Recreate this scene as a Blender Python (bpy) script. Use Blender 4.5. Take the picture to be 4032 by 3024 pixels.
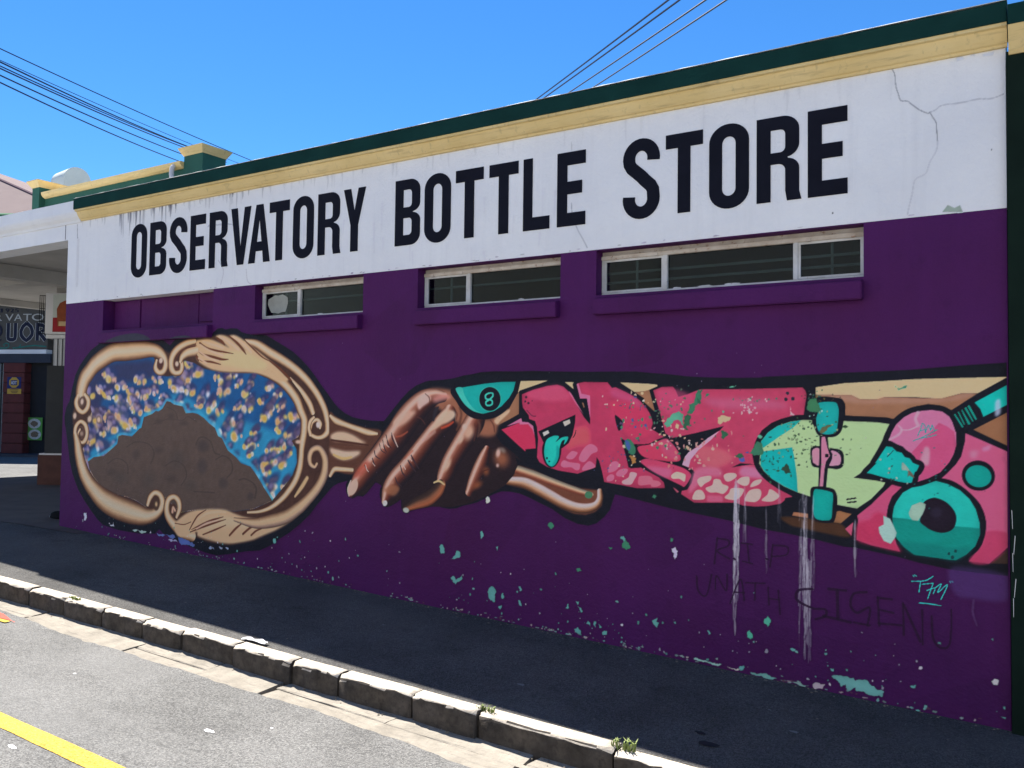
import bpy, bmesh, math, random
import numpy as np
from mathutils import Vector, Matrix
R=math.radians
for o in list(bpy.data.objects): bpy.data.objects.remove(o)
SC=bpy.context.scene; COL=SC.collection
# ------------------------------------------------------------ camera
YAW,PITCH,ROLL=R(32.11828),R(2.14143),R(0.7157)
CAM=bpy.data.cameras.new('Camera'); CAM.sensor_width=36; CAM.lens=3400/4032*36; CAM.clip_end=2000; CAM.clip_start=.05
co=bpy.data.objects.new('Camera',CAM); COL.objects.link(co); SC.camera=co
f=Vector((-math.sin(YAW)*math.cos(PITCH),math.cos(YAW)*math.cos(PITCH),math.sin(PITCH)))
r=Vector((math.cos(YAW),math.sin(YAW),0)); u=r.cross(f)
r2=math.cos(ROLL)*r+math.sin(ROLL)*u; u2=-math.sin(ROLL)*r+math.cos(ROLL)*u
m=Matrix((r2,u2,-f)).transposed().to_4x4(); m.translation=Vector((0,-5.2,1.6)); co.matrix_world=m
# ------------------------------------------------------------ light
SUNV=Vector((-1.68,1.2,3.55)).normalized()
EL=math.asin(SUNV.z)
WD=bpy.data.worlds.new('World'); SC.world=WD; WD.use_nodes=True
wn=WD.node_tree.nodes; sky=wn.new('ShaderNodeTexSky'); sky.sky_type='NISHITA'; sky.sun_disc=False
sky.sun_elevation=EL; sky.sun_rotation=math.atan2(SUNV.x,SUNV.y); sky.air_density=1.0; sky.dust_density=0.0; sky.ozone_density=10.0; sky.altitude=800
wn['Background'].inputs[1].default_value=0.070
hs=wn.new('ShaderNodeHueSaturation'); hs.inputs['Saturation'].default_value=1.15
WD.node_tree.links.new(sky.outputs[0],hs.inputs['Color']); WD.node_tree.links.new(hs.outputs[0],wn['Background'].inputs[0])
SL=bpy.data.lights.new('Sun','SUN'); SL.energy=5.0; SL.angle=R(.53); SL.color=(1,.95,.87)
so=bpy.data.objects.new('Sun',SL); COL.objects.link(so); so.rotation_euler=SUNV.to_track_quat('Z','Y').to_euler(); so.location=(0,0,30)
vs=SC.view_settings; vs.view_transform='Standard'; vs.look='None'; vs.exposure=1.45; vs.gamma=1
SC.cycles.max_bounces=8; SC.cycles.use_denoising=True
# ------------------------------------------------------------ helpers
def s2l(c):
    c=np.asarray(c,float)/255; return np.where(c<=.04045,c/12.92,((c+.055)/1.055)**2.4)
ILL=np.array((.55,.59,.66))          # light a shaded vertical wall receives here
def alb(c):
    a=s2l(c)/ILL; return a*np.minimum(1,.88/np.maximum(a.max(-1,keepdims=True),1e-6))
def paint(c): return tuple(float(v) for v in alb(c))
def tag(o,label=None,cat=None,group=None,kind=None):
    if label:o['label']=label
    if cat:o['category']=cat
    if group:o['group']=group
    if kind:o['kind']=kind
    return o
def link(name,me,mat=None,parent=None):
    o=bpy.data.objects.new(name,me); COL.objects.link(o)
    if mat is not None and me is not None: me.materials.append(mat)
    if parent is not None: o.parent=parent
    return o
def empty(name,loc=(0,0,0)):
    o=bpy.data.objects.new(name,None); COL.objects.link(o); o.location=loc; o.empty_display_size=.2; return o
def sub(o,parent):   # parent while keeping world coordinates of mesh data (parents sit unrotated)
    o.parent=parent; o.matrix_parent_inverse=Matrix.Translation(-parent.location); return o
def mesh(name,V,F,mat=None,parent=None,smooth=False):
    me=bpy.data.meshes.new(name); me.from_pydata([tuple(v) for v in V],[],F); me.update()
    if smooth:
        for p in me.polygons:p.use_smooth=True
    o=link(name,me,mat)
    if parent is not None: sub(o,parent)
    return o
BF=[(0,3,2,1),(4,5,6,7),(0,1,5,4),(1,2,6,5),(2,3,7,6),(3,0,4,7)]
class MB:
    def __init__(s): s.V=[];s.F=[]
    def add(s,V,F):
        n=len(s.V); s.V+=[tuple(v) for v in V]; s.F+=[tuple(i+n for i in f) for f in F]; return s
    def box(s,a,b):
        x0,y0,z0=a;x1,y1,z1=b
        return s.add([(x0,y0,z0),(x1,y0,z0),(x1,y1,z0),(x0,y1,z0),(x0,y0,z1),(x1,y0,z1),(x1,y1,z1),(x0,y1,z1)],BF)
    def tube(s,P,r,n=6):
        P=[Vector(p) for p in P]; V=[];F=[]
        for i,p in enumerate(P):
            d=(P[min(i+1,len(P)-1)]-P[max(i-1,0)]).normalized(); a=d.orthogonal().normalized(); b=d.cross(a)
            rr=r[i] if isinstance(r,(list,tuple)) else r
            for k in range(n):
                t=2*math.pi*k/n; V.append(p+a*math.cos(t)*rr+b*math.sin(t)*rr)
        for i in range(len(P)-1):
            for k in range(n):
                F.append((i*n+k,i*n+(k+1)%n,(i+1)*n+(k+1)%n,(i+1)*n+k))
        F.append(tuple(range(n-1,-1,-1))); F.append(tuple(range((len(P)-1)*n,len(P)*n)))
        return s.add(V,F)
    def build(s,name,mat,parent=None,smooth=False,bevel=0):
        o=mesh(name,s.V,s.F,mat,parent,smooth)
        if bevel:
            bm=bmesh.new(); bm.from_mesh(o.data); bmesh.ops.bevel(bm,geom=list(bm.edges),offset=bevel,segments=2,affect='EDGES',clamp_overlap=True); bm.to_mesh(o.data); bm.free()
        return o
def box(name,a,b,mat,parent=None,bevel=0): return MB().box(a,b).build(name,mat,parent,bevel=bevel)
def prism(name,prof,x0,x1,mat,parent=None):   # profile (y,z) extruded along x
    n=len(prof); V=[(x0,y,z) for y,z in prof]+[(x1,y,z) for y,z in prof]
    F=[(i,(i+1)%n,n+(i+1)%n,n+i) for i in range(n)]+[tuple(range(n-1,-1,-1)),tuple(range(n,2*n))]
    o=mesh(name,V,F,mat,parent)
    bm=bmesh.new(); bm.from_mesh(o.data); bmesh.ops.recalc_face_normals(bm,faces=bm.faces); bm.to_mesh(o.data); bm.free()
    return o
# ------------------------------------------------------------ materials
class NT:
    def __init__(s,name,rough=.8,spec=.3):
        s.m=bpy.data.materials.new(name); s.m.use_nodes=True; s.t=s.m.node_tree; s.n=s.t.nodes; s.b=s.n['Principled BSDF']
        s.b.inputs['Roughness'].default_value=rough; s.b.inputs['Specular IOR Level'].default_value=spec
        s.geo=None
    def L(s,a,b): s.t.links.new(a,b)
    def pos(s,scale=(1,1,1)):
        if s.geo is None: s.geo=s.n.new('ShaderNodeNewGeometry')
        mp=s.n.new('ShaderNodeMapping'); mp.inputs['Scale'].default_value=scale; s.L(s.geo.outputs['Position'],mp.inputs['Vector']); return mp.outputs[0]
    def noise(s,scale,detail=3,rough=.55,vec=None,sc=(1,1,1)):
        n=s.n.new('ShaderNodeTexNoise'); n.inputs['Scale'].default_value=scale; n.inputs['Detail'].default_value=detail; n.inputs['Roughness'].default_value=rough
        s.L(vec or s.pos(sc),n.inputs['Vector']); return n.outputs['Fac']
    def vor(s,scale,sc=(1,1,1),rand=1,feat='F1'):
        n=s.n.new('ShaderNodeTexVoronoi'); n.inputs['Scale'].default_value=scale; n.feature=feat; n.inputs['Randomness'].default_value=rand; s.L(s.pos(sc),n.inputs['Vector']); return n
    def ramp(s,fac,stops):
        n=s.n.new('ShaderNodeValToRGB'); e=n.color_ramp.elements
        while len(e)<len(stops): e.new(.5)
        for i,(p,c) in enumerate(stops):
            e[i].position=p; e[i].color=(c,c,c,1) if isinstance(c,(int,float)) else tuple(c)+(1,)
        s.L(fac,n.inputs[0]); return n.outputs[0]
    def mix(s,fac,a,b,typ='MIX'):
        n=s.n.new('ShaderNodeMix'); n.data_type='RGBA'; n.blend_type=typ
        for i,v in ((0,fac),(6,a),(7,b)):
            if isinstance(v,(int,float)): n.inputs[i].default_value=v
            elif isinstance(v,tuple): n.inputs[i].default_value=v+(1,)
            else: s.L(v,n.inputs[i])
        return n.outputs[2]
    def math(s,op,a,b=0.):
        n=s.n.new('ShaderNodeMath'); n.operation=op
        for i,v in ((0,a),(1,b)):
            if isinstance(v,(int,float)): n.inputs[i].default_value=v
            else: s.L(v,n.inputs[i])
        return n.outputs[0]
    def col(s,c):
        if isinstance(c,tuple): s.b.inputs['Base Color'].default_value=c+(1,)
        else: s.L(c,s.b.inputs['Base Color'])
        return s
    def bump(s,h,strength=.3,dist=.01):
        n=s.n.new('ShaderNodeBump'); n.inputs['Strength'].default_value=strength; n.inputs['Distance'].default_value=dist; s.L(h,n.inputs['Height']); s.L(n.outputs[0],s.b.inputs['Normal']); return s
def plain(name,c,var=.12,sc=6,rough=.75,bump=.15,fine=90,spec=.3):
    t=NT(name,rough,spec); c=tuple(c); d=tuple(x*(1-var) for x in c); e=tuple(min(1,x*(1+var)) for x in c)
    a=t.mix(t.ramp(t.noise(sc,5),[(.3,0.),(.7,1.)]),d,e); b=t.mix(.25,a,t.mix(t.noise(fine,2),tuple(x*.7 for x in c),tuple(min(1,x*1.25) for x in c)))
    t.col(b)
    if bump: t.bump(t.noise(fine,3),bump,.006)
    return t.m
PURPLE=paint((54,15,67)); WHITE=(.80,.80,.80)
def purple_nodes(t):
    a=t.mix(t.ramp(t.noise(1.1,5,.6),[(.3,0.),(.7,1.)]),tuple(x*.66 for x in PURPLE),tuple(x*1.32 for x in PURPLE))
    red=tuple((PURPLE[0]*1.05,PURPLE[1]*.8,PURPLE[2]*.72))
    b=t.mix(t.ramp(t.noise(.7,4,.6,sc=(1,1,1.4)),[(.42,0.),(.68,.7)]),a,red)
    v=t.vor(.9,sc=(1.1,0,1.7)); b=t.mix(t.ramp(v.outputs['Color'],[(.35,0.),(.36,.32)]),b,tuple(x*1.3 for x in PURPLE))     # patches of a later coat
    c=t.mix(t.ramp(t.noise(3,4,.6,sc=(3,3,.35)),[(.5,0.),(.8,.4)]),b,tuple(x*1.4 for x in PURPLE))     # faint run marks
    c=t.mix(t.ramp(t.noise(7,6,.7),[(.56,0.),(.74,.5)]),c,tuple(x*.6 for x in PURPLE))
    return t.mix(.3,c,t.mix(t.noise(130,3),tuple(x*.55 for x in PURPLE),tuple(x*1.6 for x in PURPLE)))
def white_nodes(t):
    a=t.mix(t.ramp(t.noise(1.3,5,.6),[(.35,0.),(.7,1.)]),(.78,.785,.80),(.89,.89,.88))
    b=t.mix(t.ramp(t.noise(2.2,5,.65,sc=(4,4,.25)),[(.52,0.),(.8,.45)]),a,(.68,.68,.69))
    return t.mix(.15,b,t.mix(t.noise(120,2),(.68,.68,.7),(.95,.95,.95)))
def wallbump(t): return t.bump(t.math('ADD',t.noise(55,4),t.math('MULTIPLY',t.noise(7,4),2.2)),.38,.012)
t=NT('purple_wall_paint',.68,.2); t.col(purple_nodes(t)); wallbump(t); M_PUR=t.m
t=NT('white_wall_paint',.7,.3); t.col(white_nodes(t)); wallbump(t); M_WHI=t.m
def sheetmat(name,base):
    t=NT(name,.66,.2); at=t.n.new('ShaderNodeAttribute'); at.attribute_name='paint'
    grain=t.mix(.10,at.outputs['Color'],t.mix(t.noise(140,2),(.02,.02,.02),(.5,.5,.5)),'SOFT_LIGHT')
    wear=t.mix(t.ramp(t.noise(14,4,.6),[(.35,0.),(.7,.3)]),grain,t.mix(.5,grain,(.25,.24,.24),'SOFT_LIGHT'))
    t.col(t.mix(at.outputs['Alpha'],base(t),wear)); wallbump(t); return t.m
M_SHP=sheetmat('mural_paint',purple_nodes); M_SHW=sheetmat('band_marks',white_nodes)
M_LET=plain('sign_black_paint',(.009,.010,.018),.2,rough=.8,spec=.1)
GREENC=(.008,.040,.034); YELC=(.72,.50,.17)
M_GRN=plain('dark_green_paint',GREENC,.25,3,.85,spec=.08)
def yel():
    t=NT('yellow_paint',.7)
    a=t.mix(t.ramp(t.noise(2,5),[(.3,0.),(.7,1.)]),(.70,.52,.22),(.80,.62,.30))
    b=t.mix(t.ramp(t.noise(5,5,.65,sc=(6,6,1)),[(.58,0.),(.80,.6)]),a,(.26,.20,.12))
    t.col(t.mix(t.ramp(t.noise(3,4,.6,sc=(1.2,1,14)),[(.55,0.),(.72,.5)]),b,(.36,.26,.12))); t.bump(t.noise(60,3),.2,.006); return t.m
M_YEL=yel()
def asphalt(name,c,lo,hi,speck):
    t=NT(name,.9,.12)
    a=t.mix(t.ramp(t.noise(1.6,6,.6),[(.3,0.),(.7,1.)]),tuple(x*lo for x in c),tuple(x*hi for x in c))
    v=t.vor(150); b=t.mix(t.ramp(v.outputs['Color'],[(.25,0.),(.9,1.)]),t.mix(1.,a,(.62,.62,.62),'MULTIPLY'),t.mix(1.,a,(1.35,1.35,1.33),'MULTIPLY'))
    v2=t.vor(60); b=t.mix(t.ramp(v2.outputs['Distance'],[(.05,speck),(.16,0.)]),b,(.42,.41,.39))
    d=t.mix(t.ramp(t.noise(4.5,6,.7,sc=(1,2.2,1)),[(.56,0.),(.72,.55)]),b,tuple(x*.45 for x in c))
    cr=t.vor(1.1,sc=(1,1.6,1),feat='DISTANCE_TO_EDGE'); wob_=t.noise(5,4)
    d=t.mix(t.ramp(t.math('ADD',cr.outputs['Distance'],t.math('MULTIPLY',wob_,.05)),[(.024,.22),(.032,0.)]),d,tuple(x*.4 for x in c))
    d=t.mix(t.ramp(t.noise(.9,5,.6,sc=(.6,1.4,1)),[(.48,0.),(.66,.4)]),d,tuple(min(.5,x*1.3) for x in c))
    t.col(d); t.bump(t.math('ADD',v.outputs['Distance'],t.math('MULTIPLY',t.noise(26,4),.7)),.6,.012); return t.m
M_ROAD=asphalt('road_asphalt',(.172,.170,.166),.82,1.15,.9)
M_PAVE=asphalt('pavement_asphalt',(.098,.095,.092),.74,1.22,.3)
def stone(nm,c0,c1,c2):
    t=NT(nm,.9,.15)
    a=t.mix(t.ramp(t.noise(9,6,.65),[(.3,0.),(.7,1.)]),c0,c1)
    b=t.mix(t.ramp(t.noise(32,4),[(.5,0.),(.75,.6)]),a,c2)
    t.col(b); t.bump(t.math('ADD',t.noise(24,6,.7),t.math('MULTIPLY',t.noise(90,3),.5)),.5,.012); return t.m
M_KERB=stone('kerb_stone_sun_tint_top',(.34,.30,.25),(.58,.52,.44),(.24,.21,.17)); M_KFACE=stone('kerb_stone_shade_tint_face',(.036,.032,.028),(.10,.086,.074),(.02,.018,.017))  # pale top and dark front put sun and shade into the stone colour
def gut():
    t=NT('gutter_stone',.9,.15)
    a=t.mix(t.ramp(t.noise(6,6,.65),[(.3,0.),(.7,1.)]),(.20,.18,.15),(.31,.28,.235))
    t.col(t.mix(t.ramp(t.noise(18,5,.7,sc=(.5,2,1)),[(.52,0.),(.7,.6)]),a,(.14,.125,.11))); t.bump(t.noise(18,6,.7),.6,.02); return t.m
M_GUT=gut()
M_STOEP=plain('stoep_cement',(.085,.065,.055),.25,3,.85)
def wmet():
    t=NT('window_white',.6); a=t.mix(t.ramp(t.noise(9,5),[(.35,0.),(.7,1.)]),(.50,.49,.46),(.66,.66,.65))
    t.col(t.mix(t.ramp(t.noise(34,5,.7),[(.62,0.),(.70,.8)]),a,(.20,.09,.04))); t.bump(t.noise(50,4),.4,.004); return t.m
M_WMET=wmet()
def rusty():
    t=NT('window_rusty',.7)
    a=t.mix(t.ramp(t.noise(10,5),[(.35,0.),(.7,1.)]),(.45,.38,.31),(.62,.57,.50))
    t.col(t.mix(t.ramp(t.noise(26,5,.7),[(.58,0.),(.68,.9)]),a,(.24,.10,.035))); return t.m
M_RUST=rusty()
def glass(name='window_glass',tint=(.45,.52,.52)):
    m=bpy.data.materials.new(name); m.use_nodes=True; n=m.node_tree.nodes; n.clear(); L=m.node_tree.links.new
    o=n.new('ShaderNodeOutputMaterial'); mx=n.new('ShaderNodeMixShader'); tr=n.new('ShaderNodeBsdfTransparent'); gl=n.new('ShaderNodeBsdfGlossy'); fr=n.new('ShaderNodeFresnel')
    tr.inputs[0].default_value=tint+(1,); gl.inputs['Roughness'].default_value=.04; gl.inputs[0].default_value=(.8,.85,.85,1); fr.inputs[0].default_value=1.26
    L(fr.outputs[0],mx.inputs[0]); L(tr.outputs[0],mx.inputs[1]); L(gl.outputs[0],mx.inputs[2]); L(mx.outputs[0],o.inputs[0]); return m
M_GLS=glass()
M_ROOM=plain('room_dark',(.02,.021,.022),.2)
M_BAR=plain('burglar_bar_paint',(.6,.6,.57),.1)
M_CEM=plain('white_plaster',(.72,.71,.70),.1,2,.8)
M_CEIL=plain('canopy_ceiling',(.42,.40,.37),.15,2,.85)
M_BLK=plain('black_rubber',(.010,.010,.011),.2,30,.9,spec=.05)
M_WIRE=plain('cable_black',(.015,.016,.03),.1,5,.5,0)
# ============================================================ GROUND
def gz(x):
    if x>-9.3: return .0026-.04397*x
    return .4115+.004*min(6,(-9.3-x))
def pz(x,y): return gz(x)+.025*max(min(y,0),-3.3)
rg=random.Random(4)
def sheet(name,x0,x1,nx,yl,mat,zf,kind='structure',parent=None,edge=None):
    V=[];F=[]
    for i in range(nx+1):
        x=x0+(x1-x0)*i/nx
        for j,y in enumerate(yl):
            yy=y(x) if callable(y) else y
            V.append((x,yy,zf(x,yy)))
    n=len(yl)
    for i in range(nx):
        for j in range(n-1): F.append((i*n+j,(i+1)*n+j,(i+1)*n+j+1,i*n+j+1))
    o=mesh(name,V,F,mat,parent)
    bm=bmesh.new(); bm.from_mesh(o.data); bmesh.ops.recalc_face_normals(bm,faces=bm.faces)
    if sum(fc.normal.z for fc in bm.faces)<0: bmesh.ops.reverse_faces(bm,faces=bm.faces)
    bm.to_mesh(o.data); bm.free()
    if kind: o['kind']=kind
    return o
def wob(s,a):
    ph=[rg.uniform(0,6.28) for _ in range(6)]; fr=[rg.uniform(.7,1.4)*k for k in (1.3,2.9,6,13,27,50)]
    return lambda x: s+a*sum(math.sin(fr[k]*x+ph[k])/(1+k*1.5) for k in range(6))
KF=lambda x:-1.52-.012*(x+4)*-1 if False else -1.50+.020*(x+2.0)   # kerb front line
ground=sheet('ground',-90,60,60,[-60,-30,-12,-6,0,12,40,90],M_ROAD,lambda x,y:-.45 if x>-9 else (-.05 if x>-26 else .25))
tag(ground,'wide grey ground the street stands on','ground')
redge=wob(-1.775,.022)
road=sheet('road',-9.6,9,744,[-16,-9,-6,-4.5,-3.3,-2.9,-2.4,-2.0,lambda x:redge(x)],M_ROAD,lambda x,y:pz(x,y)-.114+(.004 if y<-1.9 else .0)+max(0,-3.3-y)*.006)
tag(road,'grey sunlit asphalt road with a yellow line','road')
cross=sheet('cross_road',-30,-9.6,40,[-16,-6,-3,0,4,9,14,30],M_ROAD,lambda x,y:.30+.006*min(6,-9.6-x)); tag(cross,'sunlit cross road beyond the corner','road')
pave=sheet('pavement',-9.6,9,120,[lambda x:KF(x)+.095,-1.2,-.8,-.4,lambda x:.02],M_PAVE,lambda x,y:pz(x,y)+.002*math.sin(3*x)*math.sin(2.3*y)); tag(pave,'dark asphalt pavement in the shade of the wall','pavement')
def stz(x,y): return gz(x)+.005+.025*min(0,y)
stoep=sheet('stoep',-15.3,-8.3,40,[lambda x:max(-.24,min(-.1,-.16+.09*(x+8.6))) if x>-12 else -.4,.3,1.5,3,6],M_STOEP,lambda x,y:stz(x,y)); tag(stoep,'brown cement floor under the canopy','pavement')
# kerb stones
kerb=empty('kerb',(-4,-1.5,0)); tag(kerb,'row of rough granite kerb stones along the pavement','kerb',kind='structure')
kx=[-9.6,-9.05,-8.5,-7.98,-7.47,-7.0,-6.54,-6.09,-5.64,-5.19,-4.80,-4.31,-3.81,-3.45,-2.925,-2.507,-1.755,-1.2,-.6,.1,.7,1.4,2.1,2.9]
def roughblock(name,c,mat,parent,nx=9,jit=.0055,rad=.014):
    # c: function (u in 0..1, corner id 0..3)-> point ; section with rounded arris
    V=[];F=[];S=[(0,0),(0,.88),(.015,.94),(.06,.978),(.14,.997),(.3,1.),(.65,1.),(1,1.),(1,0)]; ns=len(S)
    for i in range(nx+1):
        uu=i/nx
        for k,(a,b) in enumerate(S):
            p=Vector(c(uu,a,b)); j=jit*(1.3 if k in (2,3) else .7)
            if k in (1,2,3,4,5,6): p+=Vector((rg.uniform(-j,j)*.5,rg.uniform(-j,j),rg.uniform(-j,j*.6)))
            V.append(p)
    for i in range(nx):
        for k in range(ns-1): F.append((i*ns+k,(i+1)*ns+k,(i+1)*ns+k+1,i*ns+k+1))
    F.append(tuple(range(ns))); F.append(tuple(nx*ns+k for k in range(ns-1,-1,-1)))
    o=mesh(name,V,F,mat,parent)
    bm=bmesh.new(); bm.from_mesh(o.data); bmesh.ops.recalc_face_normals(bm,faces=bm.faces); bm.to_mesh(o.data); bm.free(); return o
for a,b in zip(kx,kx[1:]):
    g=rg.uniform(.004,.010); dz=rg.uniform(-.008,.008); dy=rg.uniform(-.010,.010); dw=rg.uniform(-.008,.01)
    tl=rg.uniform(-.006,.006)
    def cf(uu,aa,bb,a=a,b=b,g=g,dz=dz,dy=dy,dw=dw,tl=tl):
        x=a+g+(b-a-2*g)*uu; e=.012*(abs(2*uu-1)**6); y=KF(x)+dy+tl*(uu-.5)+aa*(.105+dw); zt=pz(x,KF(x))+.008+dz-e*(aa<.2)
        return (x,y+(e*.7 if aa<.2 else 0),pz(x,-1.5)-.2+(zt-pz(x,-1.5)+.2)*bb)
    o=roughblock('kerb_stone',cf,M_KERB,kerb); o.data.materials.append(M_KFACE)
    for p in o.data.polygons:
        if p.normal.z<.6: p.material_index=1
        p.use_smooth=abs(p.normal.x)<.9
# gutter slabs
gutter=empty('gutter',(-4,-1.65,0)); tag(gutter,'strip of worn stone gutter slabs below the kerb','gutter',kind='structure')
x=-9.6
while x<3:
    w=rg.uniform(.45,.85); dz=rg.uniform(-.003,.003); two=x>-3.6 or rg.random()<.25
    rows=[(KF(x)-.005,-.135),( -.145,-.33)] if False else None
    y0=KF(x+w/2)+.02; y1=-1.90
    spl=y0-.14+rg.uniform(-.02,.02) if two else None
    for (ya,yb) in ([(y0,spl+.004),(spl-.006,y1)] if two else [(y0,y1)]):
        d2=dz+rg.uniform(-.003,.003); sk=rg.uniform(-.03,.03)
        def cf(uu,aa,bb,ya=ya,yb=yb,x=x,w=w,d2=d2,sk=sk):
            xx=x+.006+(w-.012)*uu+sk*aa; yy=yb+(ya-yb)*aa; return (xx,yy,pz(xx,yy)-.118-.07+(.07+d2)*bb)
        roughblock('gutter_stone',cf,M_GUT,gutter,6,.003)
    x+=w
# markings
M_YLINE=asphalt('yellow_road_paint',(.68,.43,.085),.8,1.12,.5); M_RLINE=plain('red_road_paint',(.62,.06,.035),.2,12)
ya,yb=wob(-2.853,.003),wob(-2.75,.003)
yl=sheet('yellow_line',-9.6,3,600,[lambda x:ya(x),lambda x:yb(x)],M_YLINE,lambda x,y:pz(x,y)-.107,None); sub(yl,road)
rl=sheet('red_mark',-6.75,-6.16,24,[lambda x:-1.885+.012*math.sin(9*x),lambda x:-1.885+.062*min(1,(-6.16-x)*4)],M_RLINE,lambda x,y:pz(x,y)-.104,None); sub(rl,road)
rl=sheet('yellow_mark',-6.75,-6.2,24,[lambda x:-1.93+.01*math.sin(7*x),lambda x:-1.893+.012*math.sin(9*x)],M_YLINE,lambda x,y:pz(x,y)-.104,None); sub(rl,road)
M_SPL=plain('white_splash',(.72,.72,.72),.1,20)
def splat(name,x,y,rx,ry,mat,parent,dz=.002,zf=None,n=14):
    V=[];zf=zf or (lambda a,b:pz(a,b)-.1125)
    for k in range(n):
        t=2*math.pi*k/n; q=rg.uniform(.55,1.1); X=x+rx*q*math.cos(t);Y=y+ry*q*math.sin(t); V.append((X,Y,zf(X,Y)+dz))
    o=mesh(name,V,[tuple(range(n))],mat,parent); return o
for (x,y,a,b) in ((-3.62,-2.26,.035,.018),(-4.2,-2.93,.04,.014),(-4.42,-2.95,.015,.008),(-3.1,-2.5,.015,.01),(-4.9,-2.2,.012,.01),(-3.4,-2.05,.012,.008),(-2.9,-2.3,.012,.01)): splat('paint_splash',x,y,a,b,M_SPL,road,.0045)
M_GUM=plain('chewing_gum',(.17,.175,.18),.1,20); M_OIL=plain('dark_stain',(.016,.017,.02),.1,20)
for (x,y,a,b) in ((-2.55,-1.0,.03,.018),(-1.95,-1.34,.02,.012),(-1.12,-.72,.028,.016),(-1.3,-.5,.012,.008),(-3.9,-.6,.014,.01),(-2.2,-.3,.012,.01)): splat('gum_spot',x,y,a,b,M_GUM,pave,.004,pz)
for (x,y,a,b) in ((-1.42,-1.12,.06,.035),(-1.5,-1.02,.035,.02)): splat('oil_stain',x,y,a,b,M_OIL,pave,.004,pz)
# ============================================================ BOTTLE STORE
ST=empty('bottle_store',(-4.5,.1,0)); tag(ST,'long purple and white bottle store with a street mural along its wall','building')
XL,XR=-8.85,-.2
ZB,ZT=2.42,2.73
OPN=[(-8.19,-6.50),(-5.945,-4.685),(-4.13,-2.88),(-2.605,-.91)]
w=MB().box((XL,0,-.4),(XR,.22,ZB)); e=XL
for a,b in OPN+[(XR,XR)]:
    if a>e: w.box((e,0,ZB),(a,.22,ZT))
    e=b
w.build('wall',M_PUR,ST)
box('white_band',(XL,-.0008,ZT),(XR,.22,3.66),M_WHI,ST)
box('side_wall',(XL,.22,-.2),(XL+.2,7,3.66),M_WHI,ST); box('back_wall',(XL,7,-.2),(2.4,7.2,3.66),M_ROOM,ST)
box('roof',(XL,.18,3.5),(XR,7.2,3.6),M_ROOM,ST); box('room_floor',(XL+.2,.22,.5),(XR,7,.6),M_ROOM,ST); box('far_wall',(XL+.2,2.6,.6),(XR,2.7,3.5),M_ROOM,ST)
# cornice + cap
XC=-8.60
prism('cornice',[(0,3.585),(-.018,3.585),(-.022,3.598),(-.034,3.604),(-.05,3.625),(-.062,3.648),(-.07,3.668),(-.09,3.672),(-.09,3.69),(0,3.69)],XC,XR+.01,M_YEL,ST)
def capmesh(name,x0,x1,y0,y1,z0,z1,mat,parent,n=90,jit=.004):
    V=[];F=[]
    for i in range(n+1):
        x=x0+(x1-x0)*i/n; j=rg.uniform(-jit,jit)
        V+=[(x,y0,z0),(x,y0,z1-.012+j*.5),(x,y0+.02,z1+j),(x,y1,z1+.01+j),(x,y1,z0)]
    for i in range(n):
        for k in range(5): F.append((i*5+k,i*5+(k+1)%5,(i+1)*5+(k+1)%5,(i+1)*5+k))
    F+=[(0,4,3,2,1)][:1]; F.append(tuple(n*5+k for k in range(5)))
    o=mesh(name,V,F,mat,parent); bm=bmesh.new(); bm.from_mesh(o.data); bmesh.ops.recalc_face_normals(bm,faces=bm.faces); bm.to_mesh(o.data); bm.free(); return o
capmesh('parapet_cap',XC-.01,XR+.01,-.1,.2,3.69,3.805,M_GRN,ST)
M_CAPTOP=plain('cap_top_cement',(.62,.62,.58),.2,6)
capmesh('cap_top',XC-.012,XR+.012,-.098,.2,3.806,3.815,M_CAPTOP,ST,90,.002)
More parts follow.
